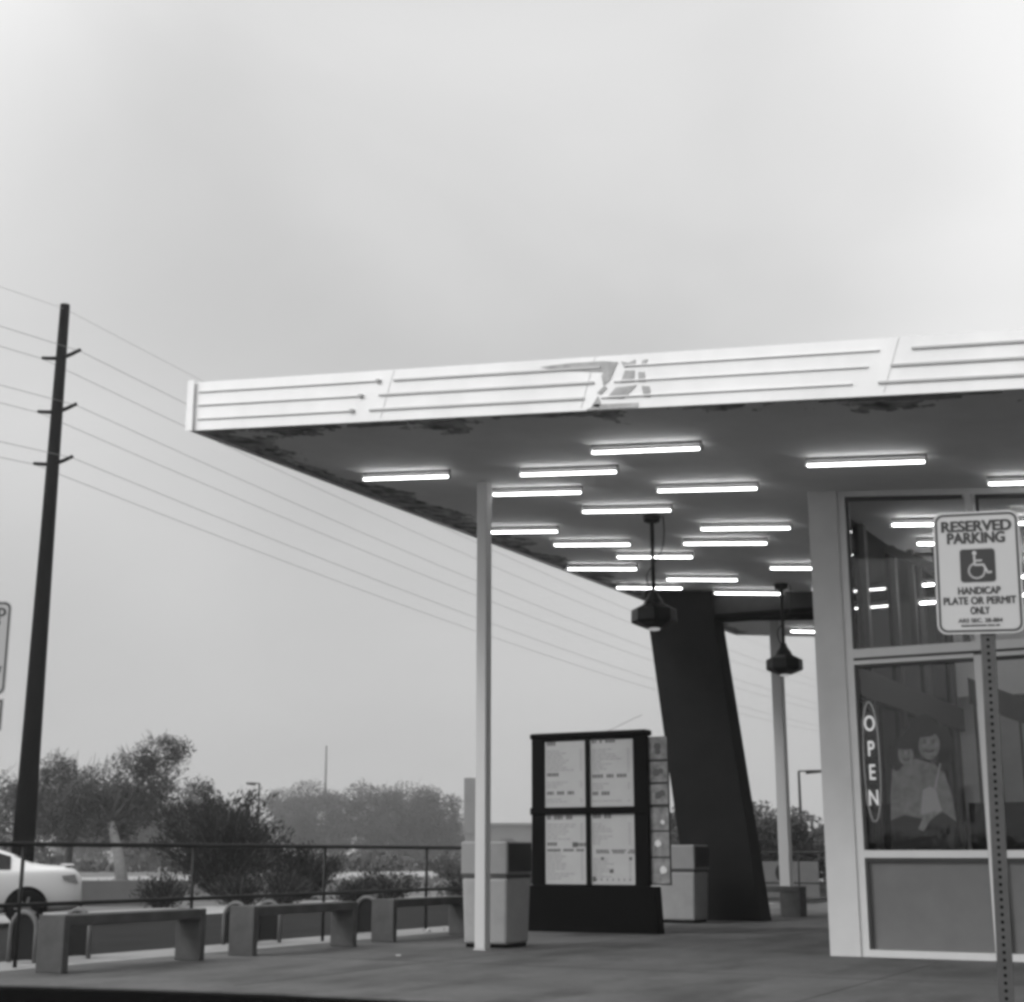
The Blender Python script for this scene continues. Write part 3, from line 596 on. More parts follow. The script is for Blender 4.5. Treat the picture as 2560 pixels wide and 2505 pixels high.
# ------------------------------------------------------------------ guard hoops
def hoop(label, y, x=-11.80):
    t = thing("guard_hoop", label, "guard hoop", (x, y, 0), R(4), "rounded guard hoops beside the railing")
    pts = [(-.17, 0, 0), (-.17, 0, .30)] + [(-.17*math.cos(R(a)), 0, .33+.17*math.sin(R(a))) for a in range(0, 181, 18)] + [(.17, 0, .30), (.17, 0, 0)]
    b = MB(); b.tube(pts, .026, 10); b.build("hoop", M['hoopc'], t, smooth=True)
    b = MB(); b.prism([(-.15, .01, .03), (.15, .01, .03), (.15, .01, .31)] + [(.145*math.cos(R(a)), .01, .33+.145*math.sin(R(a))) for a in range(10, 171, 16)] + [(-.15, .01, .31)], (0, .012, 0)); b.build("infill_panel", M['drive'], t)
for y, lb in ((11.25, "guard hoop at the far left beside the nearest rail post"), (12.0, "guard hoop half hidden behind the nearest bench's first leg"), (14.65, "guard hoop in the gap between the nearest and middle benches"), (15.3, "guard hoop half hidden behind the middle bench's first leg"), (17.5, "guard hoop in the gap before the third bench")):
    hoop(lb, y)

# ------------------------------------------------------------------ trash bins
def trash(label, x, y):
    t = thing("trash_bin", label, "trash bin", (x, y, 0), 0, "tall square trash bins under the canopy")
    w = .62; h = w/2
    b = MB(); k = .93; b.hexa([(-h*k,-h*k,.04),(h*k,-h*k,.04),(h*k,h*k,.04),(-h*k,h*k,.04),(-h,-h,.80),(h,-h,.80),(h,h,.80),(-h,h,.80)]); b.build("body", M['binlow'], t, bevel=.03)
    b = MB(); b.box(-h*.86, h*.86, -h*.86, h*.86, 0, .04); b.build("foot", M['black'], t)
    b = MB(); b.box(-h*.97, h*.97, -h*.97, h*.97, .80, .84); b.build("neck", M['concrete'], t)
    b = MB(); b.box(-h*1.03, h*1.03, -h*1.03, h*1.03, .84, 1.23); b.build("hood", M['bintop'], t, bevel=.02)
    b = MB(); b.box(h*1.03+.002, h*1.03+.012, -h*.92, h*.92, .875, 1.205); b.build("flap", M['bindark'], t)
trash("pale square trash bin standing behind the near white post", -8.89, 15.98)
trash("farther trash bin between the menu board and the leaning pillar", -9.32, 23.1)

# ------------------------------------------------------------------ menu board
mb = thing("menu_board", "black framed menu board with four lit-looking white menu panels on a solid base", "menu board", (-9.31, 19.4, 0))
b = MB(); b.hexa([(-1.02, 0, 0), (1.08, 0, 0), (1.08, .24, 0), (-1.02, .24, 0), (-.99, .0, .64), (1.04, .0, .64), (1.04, .24, .64), (-.99, .24, .64)]); b.build("base", M['black'], mb, bevel=.01)
b = MB(); b.box(-.90, .90, .08, .22, .642, 2.74); b.build("cabinet", M['black'], mb)
b = MB(); b.box(-.95, .95, .03, .26, 2.742, 2.83); b.build("cap", M['black'], mb, bevel=.03)
b = MB(); b.box(-.92, -.71, .05, .079, .645, 2.74); b.box(.74, .95, .05, .079, .645, 2.74); b.box(-.94, .96, .035, .079, 1.645, 1.745); b.box(-.035, .035, .04, .079, .645, 1.643); b.box(-.035, .035, .04, .079, 1.747, 2.74); b.build("frame", M['black'], mb, bevel=.005)
def scribble(b, x0, z, words, h, rn, cw=.012):
    if cw > .02: h *= 1.35; cw *= 1.15
    x = x0
    for wl in words:
        for i in range(wl):
            w_ = cw*rn.uniform(.7, 1.2); k = rn.choice((0, 1, 2))
            b.quad((x, 0, z), (x+w_, 0, z), (x+w_, 0, z+h*1.25), (x, 0, z+h*1.25)); x += w_*1.35
        x += cw*1.6
def menu(x0, x1, z0, z1, heads, seed, extra=None):
    b = MB(); b.box(x0, x1, .066, .0785, z0, z1); p = b.build("menu_panel", M['paper'], mb)
    rn = random.Random(seed)
    b = MB()
    for (fx, fz, words, h) in heads: scribble(b, x0+fx*(x1-x0), z0+fz*(z1-z0), words, h, rn, .026)
    if extra: extra(b, x0, x1, z0, z1)
    o = b.build("heading_print", M['ink'], p); o.location = (0, .0645, 0)
    b = MB(); z = z1-.11
    while z > z0+.06:
        if all(abs(z-(z0+fz*(z1-z0))) > .07 for _, fz, _, _ in heads):
            scribble(b, x0+.03, z, [rn.randint(3, 8) for _ in range(rn.randint(2, 5))], .013, rn, .009); scribble(b, x1-.09, z, [3], .013, rn, .010)
        z -= .035
    o = b.build("body_print", M['ink2'], p); o.location = (0, .0652, 0)
menu(-.70, -.037, 1.748, 2.70, [(.05, .94, [4], .034), (.05, .47, [5], .03), (.05, .19, [3, 3, 3], .03)], 1)
menu(.037, .72, 1.748, 2.70, [(.05, .955, [2, 1, 4], .036), (.05, .43, [4, 3, 4], .03), (.05, .17, [3, 3], .032)], 2)
def ex3(b, x0, x1, z0, z1):
    rn = random.Random(9); scribble(b, x0+.03, z0+.46, [7, 6, 4], .022, rn, .021); b.quad((x0+.44, 0, z0+.52), (x0+.52, 0, z0+.52), (x0+.52, 0, z0+.59), (x0+.44, 0, z0+.59))
menu(-.70, -.037, .66, 1.642, [(.05, .93, [2, 4, 3], .036), (.05, .55, [4], .03), (.78, .54, [4], .03)], 3, ex3)
def ex4(b, x0, x1, z0, z1):
    for i in range(7):
        q = x0+.07+i*.088; b.quad((q, 0, z0+.05), (q+.014, 0, z0+.05), (q+.014, 0, z0+.085), (q, 0, z0+.085))
        if i in (1, 6): b.quad((q, 0, z0+.34), (q+.045, 0, z0+.34), (q+.045, 0, z0+.38), (q, 0, z0+.38))
    b.quad((x0+.29, 0, z0+.16), (x0+.35, 0, z0+.16), (x0+.35, 0, z0+.21), (x0+.29, 0, z0+.21)); b.quad((x0+.02, 0, z0+.04), (x0+.07, 0, z0+.04), (x0+.07, 0, z0+.11), (x0+.02, 0, z0+.11))
menu(.037, .72, .66, 1.642, [(.05, .94, [4, 3], .036), (.12, .47, [5, 6, 5], .014), (.12, .44, [6, 5, 5], .014)], 4, ex4)
sp = thing("picture_rack", "narrow tall rack of six food pictures on the menu board's right side", "picture rack", (-8.36, 19.50, .66))
b = MB(); b.box(0, .30, 0, .03, 0, 2.06); b.build("frame", M['beam'], sp)
pz = [(.02, .36), (.39, .72), (.75, 1.06), (1.11, 1.38), (1.42, 1.70), (1.74, 2.05)]
for i, (a, c) in enumerate(pz):
    b = MB(); b.box(.012, .288, -.006, -.001, a, c+.005); p = b.build("picture", M['rackpic'], sp)
    rn = random.Random(20+i); b = MB()
    for k in range(3 if i > 2 else 1):
        cy, cz_, rr_ = rn.uniform(.10, .20), rn.uniform(a+.1, c-.12), rn.uniform(.03, .06)
        b.prism([(cy+rr_*math.cos(2*math.pi*j/12), -.0065, cz_+rr_*rn.uniform(.7, 1.2)*math.sin(2*math.pi*j/12)) for j in range(12)], (0, -.0006-.0008*k, 0))
    b.build("picture_print", M['ink'] if i > 2 else M['interior'], p)

# ------------------------------------------------------------------ utility pole and wires
ZG = -0.17
up = thing("utility_pole", "tall dark wooden utility pole behind the white car", "utility pole", (-27.52, 26.02, ZG))
b = MB(); b.tube([(0, 0, 0), (0, 0, 4), (0, 0, 9), (0, 0, 15.32)], .285, 14, .125); b.build("pole", M['wood'], up, smooth=True)
arms = []
for z in (13.85, 12.38, 10.98):
    for sx, dz in ((-1, .0), (1, .05)):
        b = MB(); b.tube([(sx*.10, 0, z), (sx*.35, sx*.02, z+.035+dz*.3), (sx*.62, sx*.05, z+.08+dz)], .055, 8, .045)
        b.build("insulator_arm", M['wood'], up, smooth=True); arms.append((-27.52+sx*.60, 26.02+sx*.05, z+ZG+.05+dz))
arms.append((-27.45, 25.95, 15.0))
wl = ["topmost of the left-hand power wires", "topmost right-hand power wire off the highest arm", "power wire off the middle left arm", "power wire off the middle right arm", "lowest power wire, off the bottom left arm", "power wire off the bottom right arm", "thin shield wire at the very top of the pole"]
for (x, y, z), lb in zip(arms, wl):
    pts = []
    for i in range(25): u = i/24; pts.append((x, y+u*110, z - 4*1.9*u*(1-u) - 0.012*u*110*.2))
    pts2 = []
    for i in range(25): u = i/24; pts2.append((x, y-u*60, z - 4*1.1*u*(1-u)))
    b = MB(); b.tube(pts2[::-1]+pts[1:], .0075 if 'shield' not in lb else .005, 5, cap=False)
    tag(b.build("power_wire", M['wire']), lb, "power wire", "overhead power wires")
up2 = copy_tree(up); up2.location = (-27.52, 136.1, ZG-.3); up2["label"] = "distant utility pole fading in haze behind the leaning pillar"

# ------------------------------------------------------------------ white car
def make_car():
    c = thing("parked_car", "white sedan cut by the left edge, rear end and rear wheel in view", "car")
    st = [  # x, half width, z bottom, belt z, top z, roof half width
        (0.00, .50, .42, .62, .66, .42), (.03, .70, .32, .80, .86, .60), (.12, .80, .26, .93, 1.00, .66), (.30, .86, .24, .97, 1.045, .68), (.62, .885, .22, .98, 1.055, .66),
        (.90, .89, .22, .97, 1.10, .62), (1.30, .90, .22, .96, 1.30, .58), (1.75, .90, .2, .95, 1.42, .57), (2.3, .90, .2, .94, 1.455, .57), (2.85, .90, .2, .93, 1.43, .56), (3.3, .895, .2, .92, 1.25, .56), (3.75, .88, .2, .91, .98, .62), (4.3, .84, .24, .82, .87, .60), (4.6, .72, .3, .70, .74, .5), (4.68, .5, .4, .6, .62, .4)]
    b = MB(); rings = []
    for x, w, zb, bz, zt, rw in st:
        half = [(w*.80, zb), (w*.97, zb+.10), (w, zb+(bz-zb)*.55), (w*.975, bz-.03), (w*.93, bz+.015), ((rw+w*.93)/2+.02, (zt+bz)/2+.01), (rw+.02, zt-.04), (rw*.8, zt-.005), (0, zt+.012)]
        ring = [(x, y, z) for y, z in half] + [(x, -y, z) for y, z in half[::-1][1:]]
        rings.append([b.bm.verts.new(p) for p in ring])
    for i in range(len(rings)-1):
        n = len(rings[0])
        for j in range(n): b.bm.faces.new((rings[i][j], rings[i][(j+1) % n], rings[i+1][(j+1) % n], rings[i+1][j]))
    b.bm.faces.new(rings[0][::-1]); b.bm.faces.new(rings[-1])
    o = b.build("body", M['carpaint'], c, smooth=True); sd = o.modifiers.new("sub", 'SUBSURF'); sd.levels = 2; sd.render_levels = 2
    def lerp(x, i):
        for a, q in zip(st[:-1], st[1:]):
            if a[0] <= x <= q[0]: u = (x-a[0])/(q[0]-a[0]); return a[i]+(q[i]-a[i])*u
    for sd_ in (1, -1):
        for xs in ((1.28, 1.9), (1.98, 2.75), (2.83, 3.3)):
            lo, hi = [], []
            for k in range(5):
                x = xs[0]+(xs[1]-xs[0])*k/4; w, bz, zt, rw = lerp(x, 1), lerp(x, 3), lerp(x, 4), lerp(x, 5)
                f = min(1, max(.12, 1))
                y0_, z0_ = w*.93+.004, bz+.035; z1_ = zt-.075; u = (z1_-z0_)/max(.01, (zt-.04)-(bz+.015)); y1_ = (w*.93)+(rw+.02-w*.93)*u+.02
                lo.append((x, sd_*y0_, z0_)); hi.append((x, sd_*y1_, max(z1_, z0_+.01)))
            b = MB()
            for k in range(4): b.quad(lo[k], lo[k+1], hi[k+1], hi[k])
            b.build("side_window", M['carglass'], c)
        for wx in (.98, 3.75):
            b = MB(); b.prism([(wx+.37*math.cos(R(a)), sd_*.886, .33+.37*math.sin(R(a))) for a in range(-12, 193, 12)], (0, sd_*.022, 0)); b.build("wheel_arch", M['black'], c)
            b = MB()
            prof = [(.20, -.10), (.30, -.105), (.32, -.08), (.325, 0), (.32, .08), (.30, .105), (.20, .10)]
            n = 28; rg = [[b.bm.verts.new((wx+r*math.cos(2*math.pi*j/n), sd_*.83+y, .325+r*math.sin(2*math.pi*j/n))) for j in range(n)] for r, y in prof]
            for i in range(len(rg)-1):
                for j in range(n): b.bm.faces.new((rg[i][j], rg[i][(j+1) % n], rg[i+1][(j+1) % n], rg[i+1][j]))
            wh = b.build("wheel", M['tyre'], c, smooth=True)
            b = MB()
            for k in range(7):
                a = 2*math.pi*k/7; d = Vector((math.cos(a), 0, math.sin(a))); q = Vector((-math.sin(a), 0, math.cos(a)))
                cpt = Vector((wx, sd_*.915, .325)); b.prism([tuple(cpt+q*.03), tuple(cpt+d*.2+q*.022), tuple(cpt+d*.2-q*.022), tuple(cpt-q*.03)], (0, -sd_*.02, 0))
            b.prism([(wx+.055*math.cos(2*math.pi*j/12), sd_*.918, .325+.055*math.sin(2*math.pi*j/12)) for j in range(12)], (0, -sd_*.02, 0)); b.build("rim", M['rim'], wh)
        b = MB(); b.prism([(.10, sd_*.79, .74), (.36, sd_*.868, .80), (.40, sd_*.868, .88), (.17, sd_*.80, .90)], (0, sd_*.012, 0)); b.build("tail_light", M['lamp_red'], c)
        b = MB(); b.box(2.02, 2.2, sd_*.90-.01, sd_*.90+.015, .80, .825); b.build("door_handle", M['carpaint'], c)
    b = MB(); b.quad((1.20, -.50, 1.262), (1.20, .50, 1.262), (.88, .56, 1.115), (.88, -.56, 1.115)); b.build("rear_window", M['carglass'], c)
    b = MB(); b.box(.18, .34, -.62, .62, 1.052, 1.085); b.build("boot_lip", M['carpaint'], c, bevel=.01)
    for sy in (1, -1):
        b = MB(); b.box(1.93, 1.942, sy*.902-.006, sy*.902+.006, .30, .90); b.box(2.80, 2.812, sy*.904-.006, sy*.904+.006, .28, .88); b.build("door_gap", M['gasket'], c)
    b = MB(); b.box(-.012, .02, -.55, .55, .33, .42); b.build("bumper_insert", M['black'], c)
    return c
car = make_car()

# ------------------------------------------------------------------ vegetation
def leaves(b, blobs, n, size, rn, up=0.0, gap=0.0, seed=0, elong=1.6):
    more = []
    for q in blobs:
        q = tuple(q)
        for i in range(6):
            d = Vector((rn.gauss(0, 1), rn.gauss(0, 1), rn.gauss(0, .7))).normalized()*q[3]*rn.uniform(.55, .95)
            more.append((q[0]+d.x, q[1]+d.y, max(.3, q[2]+d.z*.8), q[3]*rn.uniform(.28, .5)))
    blobs = [tuple(q) for q in blobs] + more
    tot = sum(r[3]**2 for r in blobs); k = 0; tries = 0
    cum = []; s = 0
    for bl_ in blobs: s += bl_[3]**2/tot; cum.append(s)
    while k < n and tries < n*6:
        tries += 1; u = rn.random(); i = next(j for j, q in enumerate(cum) if u <= q+1e-9)
        cx, cy, cz, r = blobs[i][:4]; fz = blobs[i][4] if len(blobs[i]) > 4 else .8
        d = Vector((rn.gauss(0, 1), rn.gauss(0, 1), rn.gauss(0, 1))).normalized(); rad = r*(rn.random()**.45)*(1+.18*noise.noise(d*2.3+Vector((i, seed, 0))))
        p = Vector((cx, cy, cz))+Vector((d.x*rad, d.y*rad, d.z*rad*fz))
        if noise.noise(p*(1.6/r**.5)+Vector((seed*3.1, 0, 0))) < gap-.35: continue
        k += 1; a = Vector((rn.gauss(0, 1), rn.gauss(0, 1), rn.gauss(0, 1)+up)).normalized()
        c_ = a.cross(Vector((rn.gauss(0, 1), rn.gauss(0, 1), rn.gauss(0, 1)))).normalized(); sz = size*rn.uniform(.6, 1.35); a = a*sz*elong; c_ = c_*sz*.55
        b.bm.faces.new([b.bm.verts.new(q) for q in (p-a*.5, p+c_*.5, p+a*.5, p-c_*.5)])
def tree(name, label, cat, x, y, h, blobs, n, size, leafm, trunkm='bark', tr=.16, lean=(0, 0), seed=1, group=None, up=0, gap=.2, stems=1, base=0.0):
    t = thing(name, label, cat, (x, y, ZG), 0, group); rn = random.Random(seed)
    n = int(n)
    b = MB()
    lb = MB()
    for k in range(stems):
        ox = (rn.uniform(-.5, .5)*.6 if stems > 1 else 0); th = h*.42
        top = Vector((lean[0]+ox*2.2, lean[1], th))
        b.tube([(ox, 0, 0), (ox+lean[0]*.4, lean[1]*.4, th*.5), tuple(top)], tr, 8, tr*.6)
        for bl_ in blobs:
            e = Vector(bl_[:3]); m_ = top.lerp(e, .5)+Vector((rn.uniform(-.3, .3), rn.uniform(-.3, .3), 0)); lb.tube([tuple(top-Vector((0, 0, .1))), tuple(m_), tuple(e)], tr*.45, 5, tr*.12)
    b.build("trunk", M[trunkm], t, smooth=True); lb.build("limbs", M["bark"], t, smooth=True)
    b = MB(); leaves(b, blobs, n, size, rn, up, gap, seed); b.build("crown", M[leafm], t)
    # bare twigs breaking the outline
    b = MB()
    for i in range(90 if name == 'mesquite_tree' else 24):
        bl_ = rn.choice(blobs); d = Vector((rn.gauss(0, 1), rn.gauss(0, 1), abs(rn.gauss(0, 1))+.6)).normalized(); p = Vector(bl_[:3])+d*bl_[3]*.55; q = Vector(bl_[:3])+Vector((d.x, d.y, d.z))*bl_[3]*rn.uniform(.9, 1.15)
        b.tube([tuple(p), tuple((p+q)/2+Vector((rn.uniform(-.1, .1), 0, rn.uniform(-.1, .1)))), tuple(q)], .02, 3, .008, cap=False)
    b.build("twigs", M["bark"], t)
    return t
# a crown wider than tall, seen across the street; vr = view-right unit vector, blobs are given along it
VR = Vector((math.cos(R(44)), math.sin(R(44)), 0))
def bv(lst): return [(VR.x*u+(-VR.y)*w, VR.y*u+VR.x*w, z, r) + ((f,) if f else ()) for u, w, z, r, f in [(q+(None,))[:5] if len(q) == 4 else q for q in lst]]
T60 = "trees across the road at left"
tree("mesquite_tree", "airy tree at left with a pale leaning trunk", "tree", -41.6, 44.6, 6.0, bv([(-1.2, 0, 3.3, 1.9), (.7, .5, 3.6, 1.8), (1.1, 0, 5.0, 1.25), (.2, .3, 4.7, 1.0), (2.6, 0, 3.0, 1.3), (-2.6, 0, 2.8, 1.4)]), 24000, .085, 'leaf', 'barkpale', .26, (-.5, -.35), 11, T60, .5, .06)
tree("mesquite_tree", "dark broad tree just right of the utility pole", "tree", -45.0, 44.9, 5.2, bv([(0, 0, 3.2, 2.1), (-1.6, 0, 2.9, 1.7), (1.6, 0, 3.0, 1.7), (-.6, 0, 4.6, .9)]), 20000, .09, 'leaf', 'bark', .2, (.2, 0), 12, T60, .4, .05)
tree("mesquite_tree", "dark tree behind the utility pole at the left edge", "tree", -50.5, 44.5, 5.6, bv([(0, 0, 3.2, 2.4), (-2.6, 0, 3.4, 2.2), (2.2, 0, 2.6, 1.8), (-1.0, 0, 4.8, 1.1)]), 20000, .10, 'leaf', 'bark', .2, (0, 0), 13, T60, .4, .05)
tree("mesquite_tree", "low dark tree left of the feathery shrub", "tree", -40.5, 47.5, 3.8, bv([(0, 0, 2.2, 1.6), (1.6, 0, 2.0, 1.3)]), 13000, .085, 'leaf', 'bark', .15, (0, 0), 14, T60, .4, .05)
# feathery big shrub
def shrub(label, x, y, h, w, n, m_, seed, size=.11, cat="shrub", name="feathery_shrub", group=None, lean=.0):
    t = thing(name, label, cat, (x, y, ZG)); rn = random.Random(seed)
    if group: t["group"] = group
    bs = MB(); bl2 = MB(); nb = 46
    for i in range(nb):
        a = rn.uniform(0, 2*math.pi); sp_ = rn.random()**.6; top = Vector((math.cos(a)*w*.5*sp_ + lean, math.sin(a)*w*.5*sp_, h*(1-.38*sp_**2.2)*rn.uniform(.60, 1.16)))
        mid = Vector((top.x*.45, top.y*.45, top.z*.55)); bs.tube([(math.cos(a)*.12, math.sin(a)*.12, 0), tuple(mid), tuple(top)], .022, 4, .006, cap=False)
        for k in range(n//nb):
            u = rn.uniform(.12, 1.03); p = (Vector((0, 0, 0)).lerp(mid, u*2) if u < .5 else mid.lerp(top, u*2-1)); p = p+Vector((rn.gauss(0, .12), rn.gauss(0, .12), rn.gauss(0, .10)))
            d = (top-mid).normalized()+Vector((rn.gauss(0, .5), rn.gauss(0, .5), rn.gauss(.2, .5))); d.normalize(); c_ = d.cross(Vector((rn.gauss(0, 1), rn.gauss(0, 1), .2))).normalized()
            sz = size*rn.uniform(.6, 1.4); bl2.bm.faces.new([bl2.bm.verts.new(q) for q in (p-d*sz, p+c_*sz*.28, p+d*sz, p-c_*sz*.28)])
    bs.build("stems", M['bark'], t); bl2.build("foliage", M[m_], t); return t
shrub("large dark feathery shrub behind the railing's middle", -27.9, 34.0, 2.95, 4.1, 15000, 'leafdark', 21, .075)
shrub("dark low shrub right of the large feathery shrub", -26.2, 35.6, 1.45, 2.6, 8000, 'leafdark', 22, .065)
k = 0
for (x, y, h, w, lb) in ((-24.9, 28.1, .7, 1.3, "small dark bush just right of the white car"), (-23.7, 29.5, .75, 1.5, "small dark bush under the left side of the feathery shrub"), (-23.9, 31.6, .8, 1.6, "small dark bush under the right side of the feathery shrub"), (-22.0, 33.6, .95, 2.2, "dark bush behind the middle bench's far end"), (-19.9, 34.3, .8, 1.8, "dark bush behind the third bench"), (-21.6, 31.5, .6, 1.2, "low bush at the lane edge behind the middle bench"), (-34.5, 58.0, 1.2, 3.2, "grey-green brush in the field behind the third bench"), (-29.0, 56.0, 1.3, 3.6, "brush in the field just left of the near post"), (-35, 66, 1.4, 4, "far brush clump in the misty field")):
    k += 1; shrub(lb, x, y, h, w, 2300, 'leafdark' if x > -28 else 'leaf', 30+k, .055 if x > -28 else .08, "bush", "low_bush", "low bushes across the drive lane")
FT = "hazy trees far across the field"
far = [(-62.5, 85.0, 7.2, [(0, 0, 5.4, 1.7), (-1.9, 0, 4.9, 1.4), (1.6, 0, 4.9, 1.3), (0, 0, 3.3, 2.6)], "lumpy pale hazy tree left of the thin mast"),
       (-59.5, 64.0, 5, [(0, 0, 2.8, 2.4), (3, 0, 2.5, 2.0), (-2.6, 0, 2.3, 1.8)], "low hazy trees right behind the feathery shrub"),
       (-50.5, 75.0, 6.0, [(0, 0, 3.6, 2.3), (-3.0, 0, 3.0, 2.1), (2.6, 0, 3.4, 2.2), (-5.0, 0, 2.7, 1.7), (.8, 0, 4.6, 1.2)], "broad hazy tree in the middle of the far tree line"),
       (-48.6, 76.0, 6.0, [(0, 0, 3.6, 2.4), (1.9, 0, 3.3, 1.9), (-1.9, 0, 3.2, 1.9)], "rounded dark hazy tree at the right end of the far tree line"),
       (-51.5, 87.5, 4, [(0, 0, 1.1, 1.1), (3.4, 0, 1.0, 1.0), (-3.4, 0, 1.1, 1.1)], "low pale hazy trees just left of the near post"),
       (-45.5, 89.5, 4, [(0, 0, 1.6, 1.5), (3.4, 0, 1.7, 1.5), (6.5, 0, 1.5, 1.4)], "pale hazy trees between the near post and menu board"),
       (-23.6, 62.0, 5, [(0, 0, 3.0, 2.0), (-2, 0, 2.2, 1.7)], "dark hazy tree showing between the menu board and leaning pillar"),
       (-18.6, 52.5, 4, [(0, 0, 2.5, 1.6), (1.8, 0, 2.3, 1.4), (-1.7, 0, 2.2, 1.4)], "dark tree right of the leaning pillar behind the farther post"),
       (-14.6, 54.5, 4.4, [(0, 0, 2.9, 1.5), (2.0, 0, 2.9, 1.6), (-1.3, 0, 1.9, 1.2)], "dark tree against the white pilaster's left edge"),
       (-96, 104, 5, [(0, 0, 1.7, 1.6), (6, 0, 1.5, 1.5), (-6, 0, 1.5, 1.5), (12, 0, 1.4, 1.4), (-12, 0, 1.5, 1.4)], "faint row of trees fading in mist beyond the shrub"),
       (-64, 118, 5, [(0, 0, 1.7, 1.6), (7, 0, 1.5, 1.5), (-7, 0, 1.5, 1.5), (13, 0, 1.4, 1.4), (-13, 0, 1.5, 1.4)], "faint row of trees fading in mist behind the near post"),
       (-30, 128, 5, [(0, 0, 1.7, 1.5), (7, 0, 1.5, 1.5), (-7, 0, 1.5, 1.5), (13, 0, 1.4, 1.4), (-13, 0, 1.5, 1.4)], "faintest misty trees beyond the menu board")]
for i, (x, y, h, bl3, lb) in enumerate(far):
    tree("desert_tree", lb, "tree", x, y, h, bv([(q[0], q[1], q[2]*.82, q[3]*.95) for q in bl3]+[(q[0]+.8, q[1], q[2]*.4, q[3]*.75) for q in bl3]), 30000, .11 if y < 90 else .17, 'leaf', 'bark', .18, (0, 0), 50+i, FT, .2, -.1, stems=2 if i % 2 else 1)
# under-growth along the far field edge
b = MB(); rn = random.Random(77)
for i in range(9000):
    u = rn.uniform(-46, 40); w = rn.gauss(0, 1.4); cx, cy = -46+VR.x*u, 66+VR.y*u
    hgt = .35+1.1*max(0, noise.noise(Vector((u*.35, 3, 0)))+.25)
    p = Vector((cx-VR.y*w, cy+VR.x*w, ZG+rn.random()*hgt*1.3)); a = Vector((rn.gauss(0, 1), rn.gauss(0, 1), rn.gauss(.8, 1))).normalized()*.28*rn.uniform(.5, 1.3); c_ = a.cross(Vector((rn.gauss(0, 1), rn.gauss(0, 1), 0))).normalized()*.12
    b.bm.faces.new([b.bm.verts.new(q) for q in (p-a, p+c_, p+a, p-c_)])
o = b.build("dry_brush", M['leaf']); struct(o, "stuff"); tag(o, "dry scrub growing in a band below the far trees", "brush")
b = MB()
for i in range(14000):
    x = rn.uniform(-44, -27.8); y = rn.uniform(24, 62)
    if noise.noise(Vector((x*.22, y*.22, 1))) < .02: continue
    p = Vector((x, y, ZG+rn.random()*.22)); a = Vector((rn.gauss(0, .5), rn.gauss(0, .5), 1)).normalized()*.14*rn.uniform(.5, 1.4); c_ = a.cross(Vector((rn.gauss(0, 1), rn.gauss(0, 1), 0))).normalized()*.05
    b.bm.faces.new([b.bm.verts.new(q) for q in (p-a, p+c_, p+a, p-c_)])
o = b.build("weeds", M['brush']); struct(o, "stuff"); tag(o, "sparse dry weeds covering the vacant field", "weeds")

# ------------------------------------------------------------------ background odds and ends
b = MB(); b.box(-1.0, 1.35, -.1, .1, 0, .62); o = b.build("masonry_wall", M['block'], loc=(-27.2, 28.3, ZG), bevel=.01); o.rotation_euler = (0, 0, R(40)); tag(o, "low pale block wall just right of the white car", "wall")
b = MB(); b.box(-7, 5.5, -.1, .1, 0, .28); b.box(-7, 5.5, -.14, .14, .28, .34); o = b.build("field_kerb_wall", M['block'], loc=(-36, 41.5, ZG)); o.rotation_euler = (0, 0, R(42)); tag(o, "long low wall beyond the white car, above the block wall", "wall")
def pole_sign(label, x, y, z, w, h, name="small_sign"):
    t = thing(name, label, "sign", (x, y, ZG), R(40)); b = MB(); b.box(-w/2, w/2, -.02, .0, z-h/2, z+h/2); b.build("plate", M['white'], t)
    b = MB(); b.box(-.04, .04, .001, .06, 0, z+h/2); b.build("post", M['galv'], t)
pole_sign("small white sign standing in the misty field left of the mast", -53.1, 73.58, 2.62, .52, .8)
t = thing("sign_pylon", "hazy grey slab pylon rising behind the near trash bin", "pylon", (-40.1, 69.2, ZG), R(35)); b = MB(); b.box(-.36, .36, -.15, .15, 1.6, 4.5); b.build("panel", M['farbuild'], t); b = MB(); b.box(-.3, .3, -.1, .1, 0, 1.598); b.build("base", M['farbuild'], t)
t = thing("radio_mast", "thin hazy mast standing above the far tree line", "mast", (-88.2, 122.8, ZG)); b = MB(); b.tube([(0, 0, 0), (0, 0, 7.5)], .22, 8, .16); b.build("lower_section", M['farbuild'], t); b = MB(); b.tube([(0, 0, 7.5), (0, 0, 11.3)], .13, 6, .08); b.build("upper_section", M['farbuild'], t)
def street_lamp(label, x, y, h, rz, arm=.9):
    t = thing("street_lamp", label, "street lamp", (x, y, ZG), rz, "hazy street lamps"); b = MB(); b.tube([(0, 0, 0), (0, 0, h)], .075, 8, .05); b.build("pole", M['rail'], t)
    b = MB(); b.box(0, arm*.5, -.03, .03, h-.03, h+.03); b.build("arm", M['rail'], t); b = MB(); b.hexa([(arm*.3, -.1, h-.12), (arm, -.1, h-.05), (arm, .1, h-.05), (arm*.3, .1, h-.12), (arm*.3, -.1, h+.04), (arm, -.1, h+.05), (arm, .1, h+.05), (arm*.3, .1, h+.04)]); b.build("lamp_head", M['rail'], t, bevel=.01)
street_lamp("street lamp right of the farther white post", -18.4, 58.3, 4.55, R(30), 1.0)
street_lamp("faint street lamp above the feathery shrub's right side", -50.17, 63.79, 5.0, R(210), .7)
b = MB(); b.tube([(-33.8, 78, 8.6), (-35.5, 76, 7.4), (-37.2, 73.7, 4.0)], .022, 5); tag(b.build("guy_wire", M['wire']), "thin slanting wire left of the menu board", "guy wire")
